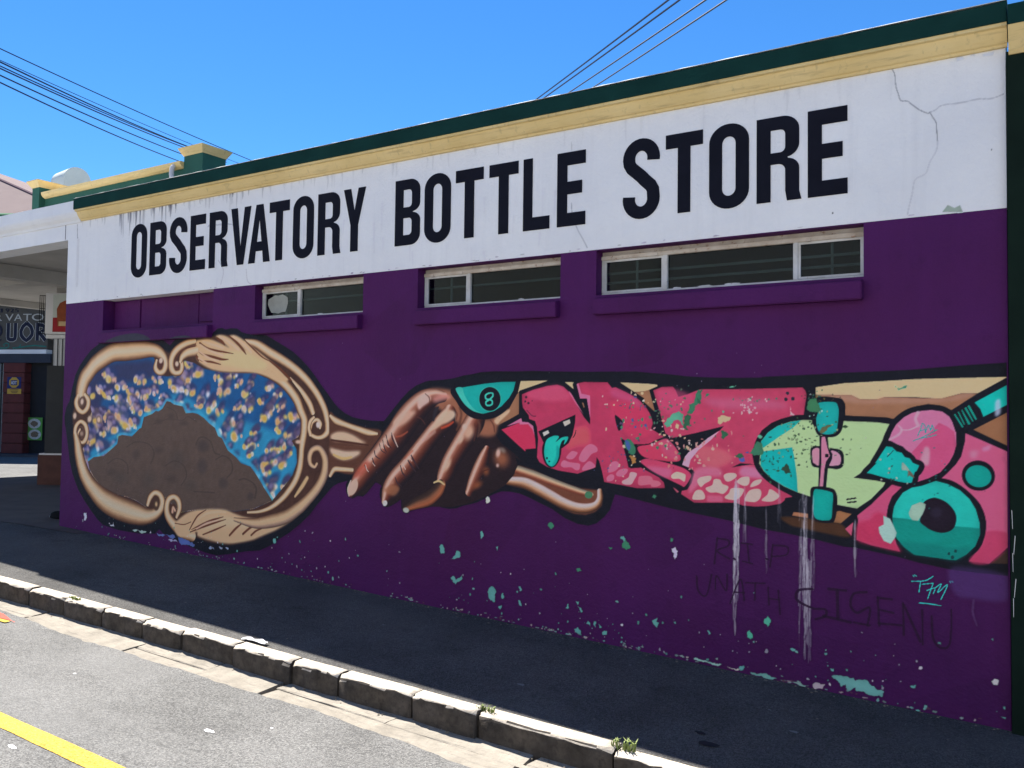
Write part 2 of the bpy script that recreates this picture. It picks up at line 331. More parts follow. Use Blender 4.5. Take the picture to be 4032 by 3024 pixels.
# windows
def window(a,b,divs,rustcol=M_RUST,board=False):
    W=empty('window',((a+b)/2,.12,ZB)); sub(W,ST)
    sl=box('sill',(a,-.062,2.285),(b,.10,2.392),M_PUR,W,.006); 
    for v in sl.data.vertices:
        if v.co.z>2.38 and v.co.y>0: v.co.z+=.03
    if board:
        box('blocking_board',(a,.13,ZB-.05),(b,.16,ZT+.01),M_PUR,W)
        for (p,q,y,z0) in ((a+.02,a+.44,.118,ZB+.02),(a+.462,b-.36,.124,ZB-.01),(b-.33,b-.005,.115,ZB+.035)):
            box('panel',(p,y,z0),(q,.132,ZT-.012),M_PUR,W,.003)
        return W
    y0,y1=.085,.115
    box('lintel_soffit',(a,.001,ZT-.006),(b,.2,ZT-.0005),M_PUR,W)
    box('rail',(a,y0,ZB-.005),(b,y1,ZB+.024),M_WMET,W,.003)
    V=MB(); n=40
    hd=MB().box((a,y0-.01,ZT-.062),(b,y1,ZT-.035)).build('head',M_RUST,W,bevel=.003)
    hd2=MB().box((a,y0+.012,ZT-.04),(b,y1,ZT+.005)).build('lintel_strip',M_RUST,W)
    for s in (a,b-.02): box('stile',(s,y0-.002,ZB+.022),(s+.02,y1-.002,ZT-.04),M_WMET,W,.003)
    xs=[a+.02]+divs+[b-.02]
    for d in divs: box('mullion',(d-.015,y0-.004,ZB+.022),(d+.015,y1-.004,ZT-.04),M_WMET,W,.003)
    for i in range(len(xs)-1):
        p=xs[i]+(.015 if i else 0); q=xs[i+1]-(.015 if i<len(xs)-2 else 0)
        g=box('pane',(p-.004,.102,ZB+.02),(q+.004,.105,ZT-.05),M_GLS,W)
        small=(q-p)<.55
        if small:
            cs=MB()
            for A_,B_ in (((p,ZB+.026),(p+.013,ZT-.062)),((q-.013,ZB+.026),(q,ZT-.062)),((p+.013,ZB+.026),(q-.013,ZB+.038)),((p+.013,ZT-.076),(q-.013,ZT-.062))):
                cs.box((A_[0],.088,A_[1]),(B_[0],.100,B_[1]))
            cs.build('casement',M_WMET,W)
            for hx in (p+.05,q-.06): box('hinge',(hx,.068,ZT-.064),(hx+.026,.09,ZT-.046),M_RUST,W)
            MB().tube([((p+q)/2,.15,ZB-.02),((p+q)/2,.15,ZT+.02)],.009).build('upright_bar',M_BAR,W)
    for z in (ZB+.10,ZB+.165): 
        if z>ZB+.15 or len(divs)>1: MB().tube([(a-.02,.15,z),(b+.02,.15,z)],.009).build('burglar_bar',M_BAR,W)
    # old paint smears on the glass edge
    for k in range(3 if len(divs)>1 else 1):
        sx=rg.uniform(a+.1,b-.15); n=12; sw=rg.uniform(.02,.07)
        Vv=[(sx+sw*rg.uniform(.6,1.1)*math.cos(6.283*q/n),.1012,ZB+.028+.008*rg.uniform(.5,1.1)*math.sin(6.283*q/n)) for q in range(n)]
        mesh('paint_smear',Vv,[tuple(range(n))],M_WMET,W)
    return W
window(*OPN[0],[],board=True)
window(*OPN[1],[-5.945+.46]); W3=window(*OPN[2],[-4.13+.42]); window(*OPN[3],[-2.605+.46,-.91-.40])
M_DUST=plain('dusty_glass_film',(.34,.35,.31),.2,9)
n=16
mesh('dust_film',[(-5.76+.13*rg.uniform(.8,1.1)*math.cos(6.283*q/n)**1,.1008,2.56+.085*rg.uniform(.85,1.05)*(1 if math.sin(6.283*q/n)>0 else -1)*abs(math.sin(6.283*q/n))**.5) for q in range(n)],[tuple(range(n))],M_DUST,ST)
# --- painted dark bumps on the first sill
M_DARKP=plain('dark_outline_paint',paint((44,44,58)),.15,20)
BUMPS=[[(-8.05,2.300),(-7.99,2.325),(-7.90,2.346),(-7.79,2.362),(-7.65,2.372),(-7.53,2.371),(-7.43,2.354),(-7.35,2.328),(-7.31,2.300)],[(-7.03,2.300),(-6.97,2.314),(-6.88,2.322),(-6.80,2.322),(-6.74,2.312),(-6.71,2.300)]]
for bpts in BUMPS: mesh('painted_bump',[(x,-.0645,z-.012) for x,z in bpts],[tuple(range(len(bpts)))],M_DARKP,ST)
# --- sign letters
def curve_mesh(name,loops,x0,z0,y,thick,mat,parent):
    cu=bpy.data.curves.new(name,'CURVE'); cu.dimensions='2D'; cu.fill_mode='BOTH'; cu.extrude=thick/2
    for lp in loops:
        s=cu.splines.new('POLY'); s.points.add(len(lp)-1); s.use_cyclic_u=True
        for i,(a,b) in enumerate(lp): s.points[i].co=(a,b,0,1)
    o=bpy.data.objects.new(name,cu); COL.objects.link(o); dg=bpy.context.evaluated_depsgraph_get()
    me=bpy.data.meshes.new_from_object(o.evaluated_get(dg)); bpy.data.objects.remove(o); bpy.data.curves.remove(cu)
    me.transform(Matrix.Translation((x0,y,z0))@Matrix.Rotation(math.pi/2,4,'X')); me.materials.clear(); me.name=name
    ob=link(name,me,mat)
    if parent is not None: sub(ob,parent)
    return ob
def arc(cx,cy,rx,ry,a0,a1,n=8): return [(cx+rx*math.cos(R(a0+(a1-a0)*i/n)),cy+ry*math.sin(R(a0+(a1-a0)*i/n))) for i in range(n+1)]
def rr(x0,y0,x1,y1,rx,ry): return arc(x1-rx,y0+ry,rx,ry,-90,0)+arc(x1-rx,y1-ry,rx,ry,0,90)+arc(x0+rx,y1-ry,rx,ry,90,180)+arc(x0+rx,y0+ry,rx,ry,180,270)
def half(x0,y0,x1,y1,rx,ry): return [(x0,y0)]+arc(x1-rx,y0+ry,rx,ry,-90,0)+arc(x1-rx,y1-ry,rx,ry,0,90)+[(x0,y1)]
def glyph(ch,w,h):
    s=w*.33; t=h*.155
    if ch=='O': return [rr(0,-.008,w,h+.008,w*.495,h*.22),rr(s,t-.008,w-s,h-t+.008,(w-2*s)*.495,h*.09)[::-1]]
    if ch=='T': return [[(0,h-t-.012),(w*.33,h-t-.012),(w*.33,0),(w*.67,0),(w*.67,h-t-.012),(w,h-t-.012),(w,h),(0,h)]]
    if ch=='L': return [[(0,0),(w,0),(w,t+.012),(s+.005,t+.012),(s+.005,h),(0,h)]]
    if ch=='E': return [[(0,0),(w,0),(w,t+.012),(w*.36,t+.012),(w*.36,h*.43),(w*.88,h*.43),(w*.88,h*.60),(w*.36,h*.60),(w*.36,h-t-.012),(w,h-t-.012),(w,h),(0,h)]]
    if ch=='V': return [[(w*.34,0),(w*.66,0),(w,h),(w*.68,h),(w*.5,h*.3),(w*.32,h),(0,h)]]
    if ch=='A': return [[(0,0),(w*.3,0),(w*.345,h*.2),(w*.655,h*.2),(w*.7,0),(w,0),(w*.66,h),(w*.34,h)],[(w*.39,h*.36),(w*.5,h*.76),(w*.61,h*.36)]]
    if ch=='Y': return [[(w*.33,0),(w*.67,0),(w*.67,h*.42),(w,h),(w*.67,h),(w*.5,h*.64),(w*.33,h),(0,h),(w*.33,h*.42)]]
    if ch=='B': return [[(0,0)]+arc(w*.62,h*.16,w*.38,h*.16,-90,0)+arc(w*.66,h*.37,w*.34,h*.125,0,82)+arc(w*.66,h*.63,w*.33,h*.125,-82,0)+arc(w*.6,h*.83,w*.39,h*.17,0,90)+[(0,h)],half(s,t,w-s,h*.5-t*.55,w*.12,h*.06)[::-1],half(s,h*.5+t*.5,w-s,h-t,w*.12,h*.06)[::-1]]
    if ch=='R': return [[(0,0),(s,0),(s,h*.44)]+arc(w*.5,h*.36,w*.17,h*.08,90,0)+[(w*.67,h*.12),(w*.71,0),(w*1.04,0),(w*.99,h*.1)]+arc(w*.68,h*.37,w*.31,h*.13,0,80)+arc(w*.66,h*.66,w*.33,h*.15,-80,0)+arc(w*.6,h*.83,w*.39,h*.17,0,90)+[(0,h)],half(s,h*.575,w-s,h-t,w*.12,h*.06)[::-1]]
    if ch=='S':
        a=w/2-s/2; c=arc(w/2,h*.77,a,h*.23-t/2+.006,-8,180,14)+[(s/2+.002,h*.70)]+arc(w*.5,h*.62,a*1.0,h*.12,190,225,4)
        c=arc(w/2,h*.76,a,h*.24-t/2+.008,-12,180,16)
        m_=[(s/2+.004,h*.70),(s/2+.02,h*.645),(w*.40,h*.575),(w*.5,h*.53),(w*.60,h*.475),(w-s/2-.02,h*.40),(w-s/2-.004,h*.345)]
        c=c+m_+arc(w/2,h*.24,a,h*.24-t/2+.008,0,-192,16)
        Lp=[];Rp=[]
        for i,p in enumerate(c):
            q0=c[max(i-1,0)];q1=c[min(i+1,len(c)-1)]; dx,dy=q1[0]-q0[0],q1[1]-q0[1]; l=math.hypot(dx,dy) or 1; nx,ny=-dy/l,dx/l
            wd=s/2*(abs(nx)+ .99*abs(ny)) if False else (s/2*abs(nx)**1+ (t/2)*abs(ny))/max(abs(nx)+abs(ny),1e-6)*1.02
            Lp.append((p[0]+nx*wd,p[1]+ny*wd));Rp.append((p[0]-nx*wd,p[1]-ny*wd))
        return [Lp+Rp[::-1]]
SIGN=[('OBSERVATORY',[(-7.742,-7.497),(-7.449,-7.194),(-7.146,-6.889),(-6.842,-6.626),(-6.572,-6.323),(-6.278,-6.016),(-6.042,-5.768),(-5.78,-5.534),(-5.489,-5.246),(-5.198,-4.948),(-4.91,-4.672)]),
 ('BOTTLE',[(-4.364,-4.116),(-4.074,-3.825),(-3.781,-3.53),(-3.479,-3.229),(-3.187,-2.971),(-2.911,-2.69)]),('STORE',[(-2.411,-2.151),(-2.11,-1.861),(-1.82,-1.568),(-1.521,-1.265),(-1.218,-.995)])]
for wd,xs in SIGN:
    for ch,(a,b) in zip(wd,xs):
        z0=2.926+(2.909-2.926)*(a+7.74)/6.5; curve_mesh('letter',glyph(ch,b-a,.515),a,z0,-.0035,.003,M_LET,ST)
# ============================================================ MURAL RASTER
PX=.004; X0,X1,ZLO,ZHI=XL+.002,XR-.004,-.02,3.586
NW=int((X1-X0)/PX)+1; NH=int((ZHI-ZLO)/PX)+1
CV=np.zeros((NH,NW,3),np.float32); AL=np.zeros((NH,NW),np.float32); LB=np.zeros((NH,NW),np.uint8); CUR=[1]; GM=[None]; ROUGH=[False]
rn=np.random.RandomState(7)
def px(v): return (v[0]/1000-X0)/PX,(v[1]/1000-ZLO)/PX
def parse(s): return [tuple(float(q) for q in t.split(',')) for t in s.split()]
def catmull(p,closed,n=6):
    p=np.array(p,float); N=len(p); out=[]
    for i in range(N if closed else N-1):
        if closed: a,b,c,d=p[(i-1)%N],p[i],p[(i+1)%N],p[(i+2)%N]
        else: a,b,c,d=p[max(i-1,0)],p[i],p[i+1],p[min(i+2,N-1)]
        for k in range(n):
            t=k/n; out.append(.5*(2*b+(c-a)*t+(2*a-5*b+4*c-d)*t*t+(3*b-a-3*c+d)*t**3))
    if not closed: out.append(p[-1])
    return np.array(out)
def blur(a,s):
    r_=max(1,int(round(s)))
    for _ in range(2):
        for ax in (0,1):
            p=np.pad(a,[(r_+1,r_) if i==ax else (0,0) for i in range(2)]); c=np.cumsum(p,ax)
            a=(np.take(c,range(2*r_+1,c.shape[ax]),ax)-np.take(c,range(0,c.shape[ax]-2*r_-1),ax))/(2*r_+1)
    return a
def polycov(P_,soft):
    pad=int(soft*2.5)+3
    x0=int(max(0,P_[:,0].min()-pad));x1=int(min(NW-1,P_[:,0].max()+pad));y0=int(max(0,P_[:,1].min()-pad));y1=int(min(NH-1,P_[:,1].max()+pad))
    if x1<=x0 or y1<=y0: return None
    w_=x1-x0+1;h_=y1-y0+1; cov=np.zeros((h_,w_),np.float32); A=P_;B_=np.roll(P_,-1,0); SS=4
    xe=np.arange(w_+1)+x0-.5
    for j in range(h_):
        for k in range(SS):
            y=y0+j-.5+(k+.5)/SS
            m_=((A[:,1]<=y)&(B_[:,1]>y))|((B_[:,1]<=y)&(A[:,1]>y))
            if not m_.any(): continue
            a_,b_=A[m_],B_[m_]; xs=np.sort(a_[:,0]+(y-a_[:,1])/(b_[:,1]-a_[:,1])*(b_[:,0]-a_[:,0]))
            for q in range(0,len(xs)-1,2):
                c=np.clip(np.minimum(xe[1:],xs[q+1])-np.maximum(xe[:-1],xs[q]),0,1); cov[j]+=c/SS
    if soft>.8: cov=blur(cov,soft*.6)
    return x0,y0,cov
def comp(x0,y0,cov,c,lab=True):
    h_,w_=cov.shape; sl=(slice(y0,y0+h_),slice(x0,x0+w_))
    if GM[0] is not None: cov=cov*GM[0][sl]
    c=np.asarray(c,np.float32); c=np.broadcast_to(c,cov.shape+(3,)) if c.ndim==1 else c
    a0=AL[sl]; a1=cov+a0*(1-cov); k=np.where(a1>1e-5,cov/np.maximum(a1,1e-5),0)[...,None]
    CV[sl]=CV[sl]*(1-k)+c*k; AL[sl]=a1
    if lab: LB[sl][cov>.35]=CUR[0]; q=LB[sl]; q[(cov>.003)&(q==0)]=CUR[0]
def mott(shape,amt=.06):
    n_=rn.rand(*shape).astype(np.float32); g=blur(n_,3)+blur(n_,9)*1.5; g=(g-g.mean())/(g.std()+1e-6); return 1+amt*np.clip(g,-2,2)
def P(s,c,soft=0,a=1.,sm=1):
    p=np.array([px(q) for q in parse(s)])
    if not sm and ROUGH[0]:
        for it in range(3):
            e=np.roll(p,-1,0)-p; nn=np.stack([-e[:,1],e[:,0]],1); md=p+.5*e+nn*rn.uniform(-.2,.2,(len(p),1))+e*rn.uniform(-.15,.15,(len(p),1)); p=np.stack([p,md],1).reshape(-1,2)
    elif sm and len(p)>4: p=catmull(p,True)
    r_=polycov(p,soft/1000/PX)
    if r_ is None: return
    x0,y0,cov=r_; lum=sum(c); comp(x0,y0,cov*a,np.asarray(c,np.float32)*mott(cov.shape,.06 if lum>150 else .1)[...,None])
def walk(s,width=None):
    q=parse(s); p=np.array([px(v)+((v[2]/1000/PX) if width is None else width,) for v in q]); return p
def stroke(p,soft,prof=None,c=None,a=1.,closed=False):
    d=np.hypot(*np.diff(p[:,:2],axis=0).T).sum(); dm=np.hypot(*np.diff(p[:,:2],axis=0).T).max(); n=int(min(160,max(3,dm/max(.6,min(3,p[:,2].min()*.25)))))
    q=catmull(p,closed,n); wmax=q[:,2].max()/2+4
    x0=int(max(0,q[:,0].min()-wmax));x1=int(min(NW-1,q[:,0].max()+wmax));y0=int(max(0,q[:,1].min()-wmax));y1=int(min(NH-1,q[:,1].max()+wmax))
    if x1<=x0 or y1<=y0: return
    best=np.full((y1-y0+1,x1-x0+1),9e9,np.float32); T_=np.zeros_like(best); Rr=np.zeros_like(best)
    for i in range(len(q)):
        cx,cy,w_=q[i]; e=q[min(i+1,len(q)-1)]-q[max(i-1,0)]; l=math.hypot(e[0],e[1]) or 1; dx,dy=e[0]/l,e[1]/l; rd=w_/2+3
        a0=max(0,int(cx-rd)-x0);a1=min(best.shape[1],int(cx+rd)-x0+2);b0=max(0,int(cy-rd)-y0);b1=min(best.shape[0],int(cy+rd)-y0+2)
        if a1<=a0 or b1<=b0: continue
        X=np.arange(a0,a1)+x0-cx; Y=(np.arange(b0,b1)+y0-cy)[:,None]; dd=np.sqrt(X*X+Y*Y)/(w_/2)
        m_=dd<best[b0:b1,a0:a1]
        best[b0:b1,a0:a1][m_]=dd[m_]; T_[b0:b1,a0:a1][m_]=((X*dy-Y*dx)/(w_/2)*np.ones_like(dd))[m_]; Rr[b0:b1,a0:a1][m_]=w_/2
    rad=np.maximum(Rr,1.); hard=np.clip((1-best)*rad+.5,0,1); sof=np.clip((1-best)/max(soft,.02),0,1); sof=sof*sof*(3-2*sof)
    al=np.where(best<8e9,np.minimum(hard,sof) if soft>.05 else hard,0)*a
    if prof: 
        tt=[k for k,_ in prof]; cc=np.stack([np.interp(T_,tt,[v[i] for _,v in prof]) for i in range(3)],-1)*mott(best.shape,.05)[...,None]
    else: cc=np.asarray(c,np.float32)*mott(best.shape,.05)[...,None]
    comp(x0,y0,al.astype(np.float32),cc.astype(np.float32))
fr_=[(-1,(44,30,29)),(-.82,(92,64,50)),(-.55,(162,132,102)),(-.2,(214,196,170)),(.05,(226,212,190)),(.3,(206,182,148)),(.62,(146,112,84)),(.84,(88,60,47)),(1,(42,29,28))]
PROF=dict(frame=fr_,frame2=[(-1,(60,40,35)),(-.6,(150,118,92)),(-.15,(204,180,146)),(.2,(192,164,132)),(.6,(140,114,102)),(1,(58,42,38))],
 handle=[(-1,(84,76,72)),(-.5,(150,138,120)),(-.1,(196,168,138)),(.3,(150,92,70)),(.6,(108,58,46)),(1,(98,52,42))],
 handle2=[(-1,(120,78,64)),(-.6,(205,194,200)),(-.2,(208,190,182)),(.15,(182,142,112)),(.55,(118,76,54)),(1,(40,28,27))],
 finger=[(-1,(52,33,33)),(-.84,(112,72,60)),(-.6,(186,150,134)),(-.45,(214,188,174)),(-.2,(152,100,84)),(.08,(108,58,46)),(.4,(72,37,33)),(.68,(38,25,31)),(1,(22,19,28))],
 finger2=[(-1,(36,26,28)),(-.4,(58,42,38)),(.1,(128,82,60)),(.55,(148,86,58)),(1,(58,32,28))])
def T(s,prof,a=1.):
    p=walk(s); p[:,2]*=1.15 if prof[:5]=='frame' else (1.16 if prof=='finger' else 1.); stroke(p,.14,PROF[prof],None,a)
def S(s,c,soft=.3,a=1.):
    p=walk(s); p[:,2]=np.maximum(p[:,2]*(1.5 if soft>=.5 else 1.1),1.5); stroke(p,soft,None,c,a)
def R_(s,c,wd):
    q=parse(s); p=np.array([px(v)+(2*wd/1000/PX,) for v in q]); stroke(np.vstack([p,p[:1]]) if False else p,.02,None,c,1.,True)
def B(x,z,M_,c,soft,a):
    cx,cy=px((x,z)); A=np.array(M_).reshape(2,2)/1000/PX; A=A*np.array([[1,1],[-1,-1]])*np.array([[1,1],[1,1]])
    A=np.array(M_).reshape(2,2)/1000/PX; ext=np.abs(A).sum(1)+2
    x0=int(max(0,cx-ext[0]));x1=int(min(NW-1,cx+ext[0]));y0=int(max(0,cy-ext[1]));y1=int(min(NH-1,cy+ext[1]))
    if x1<=x0 or y1<=y0: return
    X,Y=np.meshgrid(np.arange(x0,x1+1)-cx,np.arange(y0,y1+1)-cy); I=np.linalg.inv(A); q=np.hypot(I[0,0]*X+I[0,1]*Y,I[1,0]*X+I[1,1]*Y)
    rad=abs(np.linalg.det(A))**.5; al=np.clip((1-q)*rad+.5,0,1); sf=np.clip((1-q)/max(soft,.02),0,1); al=np.minimum(al,sf*sf*(3-2*sf)) if soft>.05 else al
    comp(x0,y0,(al*a).astype(np.float32),np.asarray(c,np.float32)*mott(al.shape,.05)[...,None])
def LAB(n): CUR[0]=n; ROUGH[0]=n==5
def dab(x,z,rx,rz,ang,c,soft=.7,a=1.):
    t=R(ang); B(x,z,(rx*math.cos(t),-rz*math.sin(t),rx*math.sin(t),rz*math.cos(t)),c,soft,a)
def jag(x,z,rx,rz,c,a=1.,n=9,rg_=None):
    g=rg_ or rg; p=[]
    for k in range(n):
        t=6.283*k/n; q=g.uniform(.45,1.15); p.append('%d,%d'%(x+rx*q*math.cos(t),z+rz*q*math.sin(t)))
    P(' '.join(p),c,0,a,0)
def CMD(n):
    g=random.Random(hash(n)%1000 if False else sum(map(ord,n)))
    if n=='muralchips': ROUGH[0]=True
    if n=='glass0': GM[0]=np.where(LB==2,1,0).astype(np.float32)
    elif n=='endglass': GM[0]=None
    elif n=='clouds':
        # painted clouds: big lavender and yellow tufts on the left, small gold and violet ones on the right
        ys,xs=np.nonzero(GM[0]); bx0,bx1,by0,by1=xs.min(),xs.max(),ys.min(),ys.max()
        pts_=[]; tries=0
        while len(pts_)<150 and tries<12000:
            tries+=1; i=g.randrange(bx0,bx1); j=g.randrange(by0,by1)
            if GM[0][j,i]<.5: continue
            X=(X0+i*PX)*1000;Z=(ZLO+j*PX)*1000; fx=(i-bx0)/(bx1-bx0)
            if fx<.5 and (by1-j)/(by1-by0)<.10+.1*g.random(): continue
            mx,mz=(150-46*fx)*g.uniform(.7,1.2),(80-18*fx)*g.uniform(.7,1.2)
            if any(abs(X-q[0])<mx and abs(Z-q[1])<mz for q in pts_): continue
            pts_.append((X,Z,fx))
        pts_.sort(key=lambda q:-q[1])
        GO=[(216,184,84),(210,178,92),(218,170,112),(206,186,104)]; PE=[(214,176,150),(208,164,140),(222,206,204),(226,220,226)]
        for X,Z,fx in pts_:
            k=g.uniform(.75,1.25)*(1.62-.40*fx); L_=fx<.48+.1*g.random(); a_=(-12 if L_ else 36)+g.uniform(-14,14); ca,sa=math.cos(R(a_)),math.sin(R(a_))
            rx,rz=(92*k,48*k) if L_ else (84*k,40*k)
            def at_(e,f): return X+e*rx*ca-f*rz*sa,Z+e*rx*sa+f*rz*ca
            dab(*at_(.08,.25),rx*1.05,rz*1.1,a_,g.choice([(46,50,88),(58,50,84),(36,52,96)]),.7,.85)
            for q in range(6 if L_ else 4): dab(*at_(g.uniform(-.6,.5),g.uniform(-.4,.45)),34*k,26*k,a_,g.choice([(124,114,156),(150,138,168),(106,98,140),(140,120,130)] if L_ else [(90,78,112),(84,76,96),(120,108,146),(66,54,92)]),.9,.75)
            lo,hi=(185,335) if L_ else (140,290)
            for q in range(8 if L_ else 6):
                t_=R(g.uniform(lo,hi)); dab(*at_(.72*math.cos(t_),.72*math.sin(t_)),g.uniform(24,36)*k,g.uniform(26,38)*k,g.uniform(-25,25),g.choice(GO if g.random()<.6 else PE),1.,.85)
            for q in range(2 if L_ else 1):
                t_=R(g.uniform(lo,hi)); dab(*at_(.95*math.cos(t_),.95*math.sin(t_)),14*k,16*k,0,g.choice(PE),.7,.95)
    elif n=='drips':
        for (x,z1,z0,w_,a_) in DR:
            for k in range(int(w_/3.5)+3):
                xx=x+g.gauss(0,w_*.32); t0=z1-abs(g.gauss(0,.06))*(z1-z0); t1=z0+g.random()**1.6*(z1-z0)*.75
                z_=t0; xd=xx
                while z_>t1:
                    l=g.uniform(25,110); fd=1-.55*(t0-z_)/max(1,t0-z0); x2=xd+g.gauss(0,2.5)
                    S('%d,%d,%d %d,%d,%d %d,%d,%d'%(xd,z_,g.uniform(5,10),(xd+x2)/2+g.gauss(0,1.5),z_-l/2,g.uniform(6,15),x2,z_-l,g.uniform(4,9)),(164,162,176),.9,a_*.75*fd*g.uniform(.1,1)); xd=x2; z_-=l*g.uniform(.75,1.15)
    elif n=='muralchips':
        # flaked spots over the graffiti letters, clustered
        for (cx,cz,sx,sz,num,cols,sz_) in MC:
            for k in range(num): jag(g.gauss(cx,sx),g.gauss(cz,sz),g.uniform(3,sz_),g.uniform(3,sz_),g.choice(cols),1,7,g)
    elif n=='scatter':
        CW=[(80,130,128),(68,118,112),(96,140,138),(168,164,176),(120,118,134)]
        for k in range(220):
            x=-8600+8350*g.random(); zb=gz(x/1000)*1000; h=abs(g.gauss(0,1))*(60+150*min(1,(x+8850)/5000)); 
            if g.random()<.55: x=g.choice([-3600,-2600,-2200,-1500,-900,-5200,-6400])+g.gauss(0,160); zb=gz(x/1000)*1000
            if x>-230 or x<-8800: continue
            s_=g.choice([3,3,4,5,6,8,11]); jag(x,zb+12+h,s_,s_*g.uniform(.7,1.5),g.choice(CW),1,7,g)
        for k in range(170):
            x=g.uniform(-4200,-300) if g.random()<.75 else g.uniform(-8000,-4200); zb=gz(x/1000)*1000; jag(x,zb+8+abs(g.gauss(0,14)),g.uniform(6,18),g.uniform(3,9),g.choice([(96,120,118),(120,140,138),(140,130,134),(92,140,136),(70,44,60)]),.8,8,g)
        for k in range(120): jag(g.uniform(-8700,-300),g.uniform(500,2250),3,4,g.choice([(150,140,170),(110,90,130),(40,20,50)]),.8,6,g)
    elif n=='stains':
        for (x0_,x1_,num,ln,dk_) in ((-7950,-7550,26,170,.8),(-7450,-7050,18,140,.85),(-7000,-6300,14,80,.4),(-6350,-6050,10,110,.55),(-6000,-5000,12,70,.3),(-5000,-3000,16,90,.2),(-3000,-400,14,120,.12),(-8600,-8000,8,60,.3),(-5100,-4900,4,120,.3)):
            for k in range(num):
                x=g.uniform(x0_,x1_); l=ln*g.uniform(.3,1.5); S('%d,%d,%d %d,%d,%d %d,%d,%d'%(x,3590,g.uniform(12,40),x+g.gauss(0,3),3590-l*.5,g.uniform(8,22),x+g.gauss(0,4),3590-l,4),(72,74,88),.9,dk_*g.uniform(.3,1))
        for k in range(46):
            x=g.uniform(-8500,-2800); z=g.uniform(2780,3300); l=g.uniform(60,240); S('%d,%d,%d %d,%d,%d'%(x,z,g.uniform(10,34),x+g.gauss(0,6),z-l if z-l>2745 else 2745,6),(150,150,170),1.,g.uniform(.08,.3))
        for k in range(40): jag(g.uniform(-8800,-300),2738+abs(g.gauss(0,6)),g.uniform(6,26),g.uniform(2,6),g.choice([(120,110,140),(80,60,100),(90,100,96)]),.7,8,g)
        for k in range(3): S('%d,3400,8 %d,3300,6 %d,3000,5 %d,2900,4'%tuple(-8680+k*14+g.uniform(-4,4) for _ in range(4)),(130,125,135),.8,.4)
        S('-8690,3560,6 -8680,3430,7 -8672,3415,8',(90,90,100),.5,.8)
DR=[(-1640,1235,330,34,1.2),(-1590,1200,850,8,.4),(-1385,1240,1000,8,.4),(-1235,1190,215,38,.62),(-1225,800,215,30,.5),(-1190,1170,600,12,.4),(-960,1040,720,8,.6),(-1460,1090,700,6,.3)]
MC=[(-2350,1560,60,120,40,[(60,112,90),(214,196,170),(80,60,90),(60,80,130)],16),(-1990,1600,120,90,34,[(70,84,70),(60,100,84)],13),(-2080,1480,90,70,46,[(206,176,150),(210,160,170),(60,104,84),(216,196,200)],14),(-1900,1390,120,60,44,[(212,180,168),(206,150,150),(190,120,120)],16),(-1560,1680,30,40,26,[(222,180,196),(214,200,200)],11),(-1330,1480,40,60,36,[(40,66,44),(110,130,96)],11),(-1220,1490,40,90,34,[(40,66,44),(110,130,96),(50,80,56)],11),(-1440,1360,50,60,30,[(28,60,50),(40,80,60)],12),(-1180,1690,24,40,40,[(30,80,70),(28,60,50),(200,220,214)],8),(-1080,1500,70,90,22,[(50,80,56),(120,140,106)],10),(-2250,1700,150,20,30,[(200,190,160),(60,104,84),(190,190,180)],10),(-1500,1720,90,10,14,[(206,206,196),(60,104,84)],9),(-2420,1280,80,50,26,[(206,196,180),(60,104,84),(60,70,110)],9),(-780,1330,40,60,14,[(40,70,60),(140,150,140)],9),(-560,1280,60,80,14,[(18,90,90)],7),(-1150,1730,50,14,16,[(90,84,50),(60,60,50)],8)]
R_saved=R
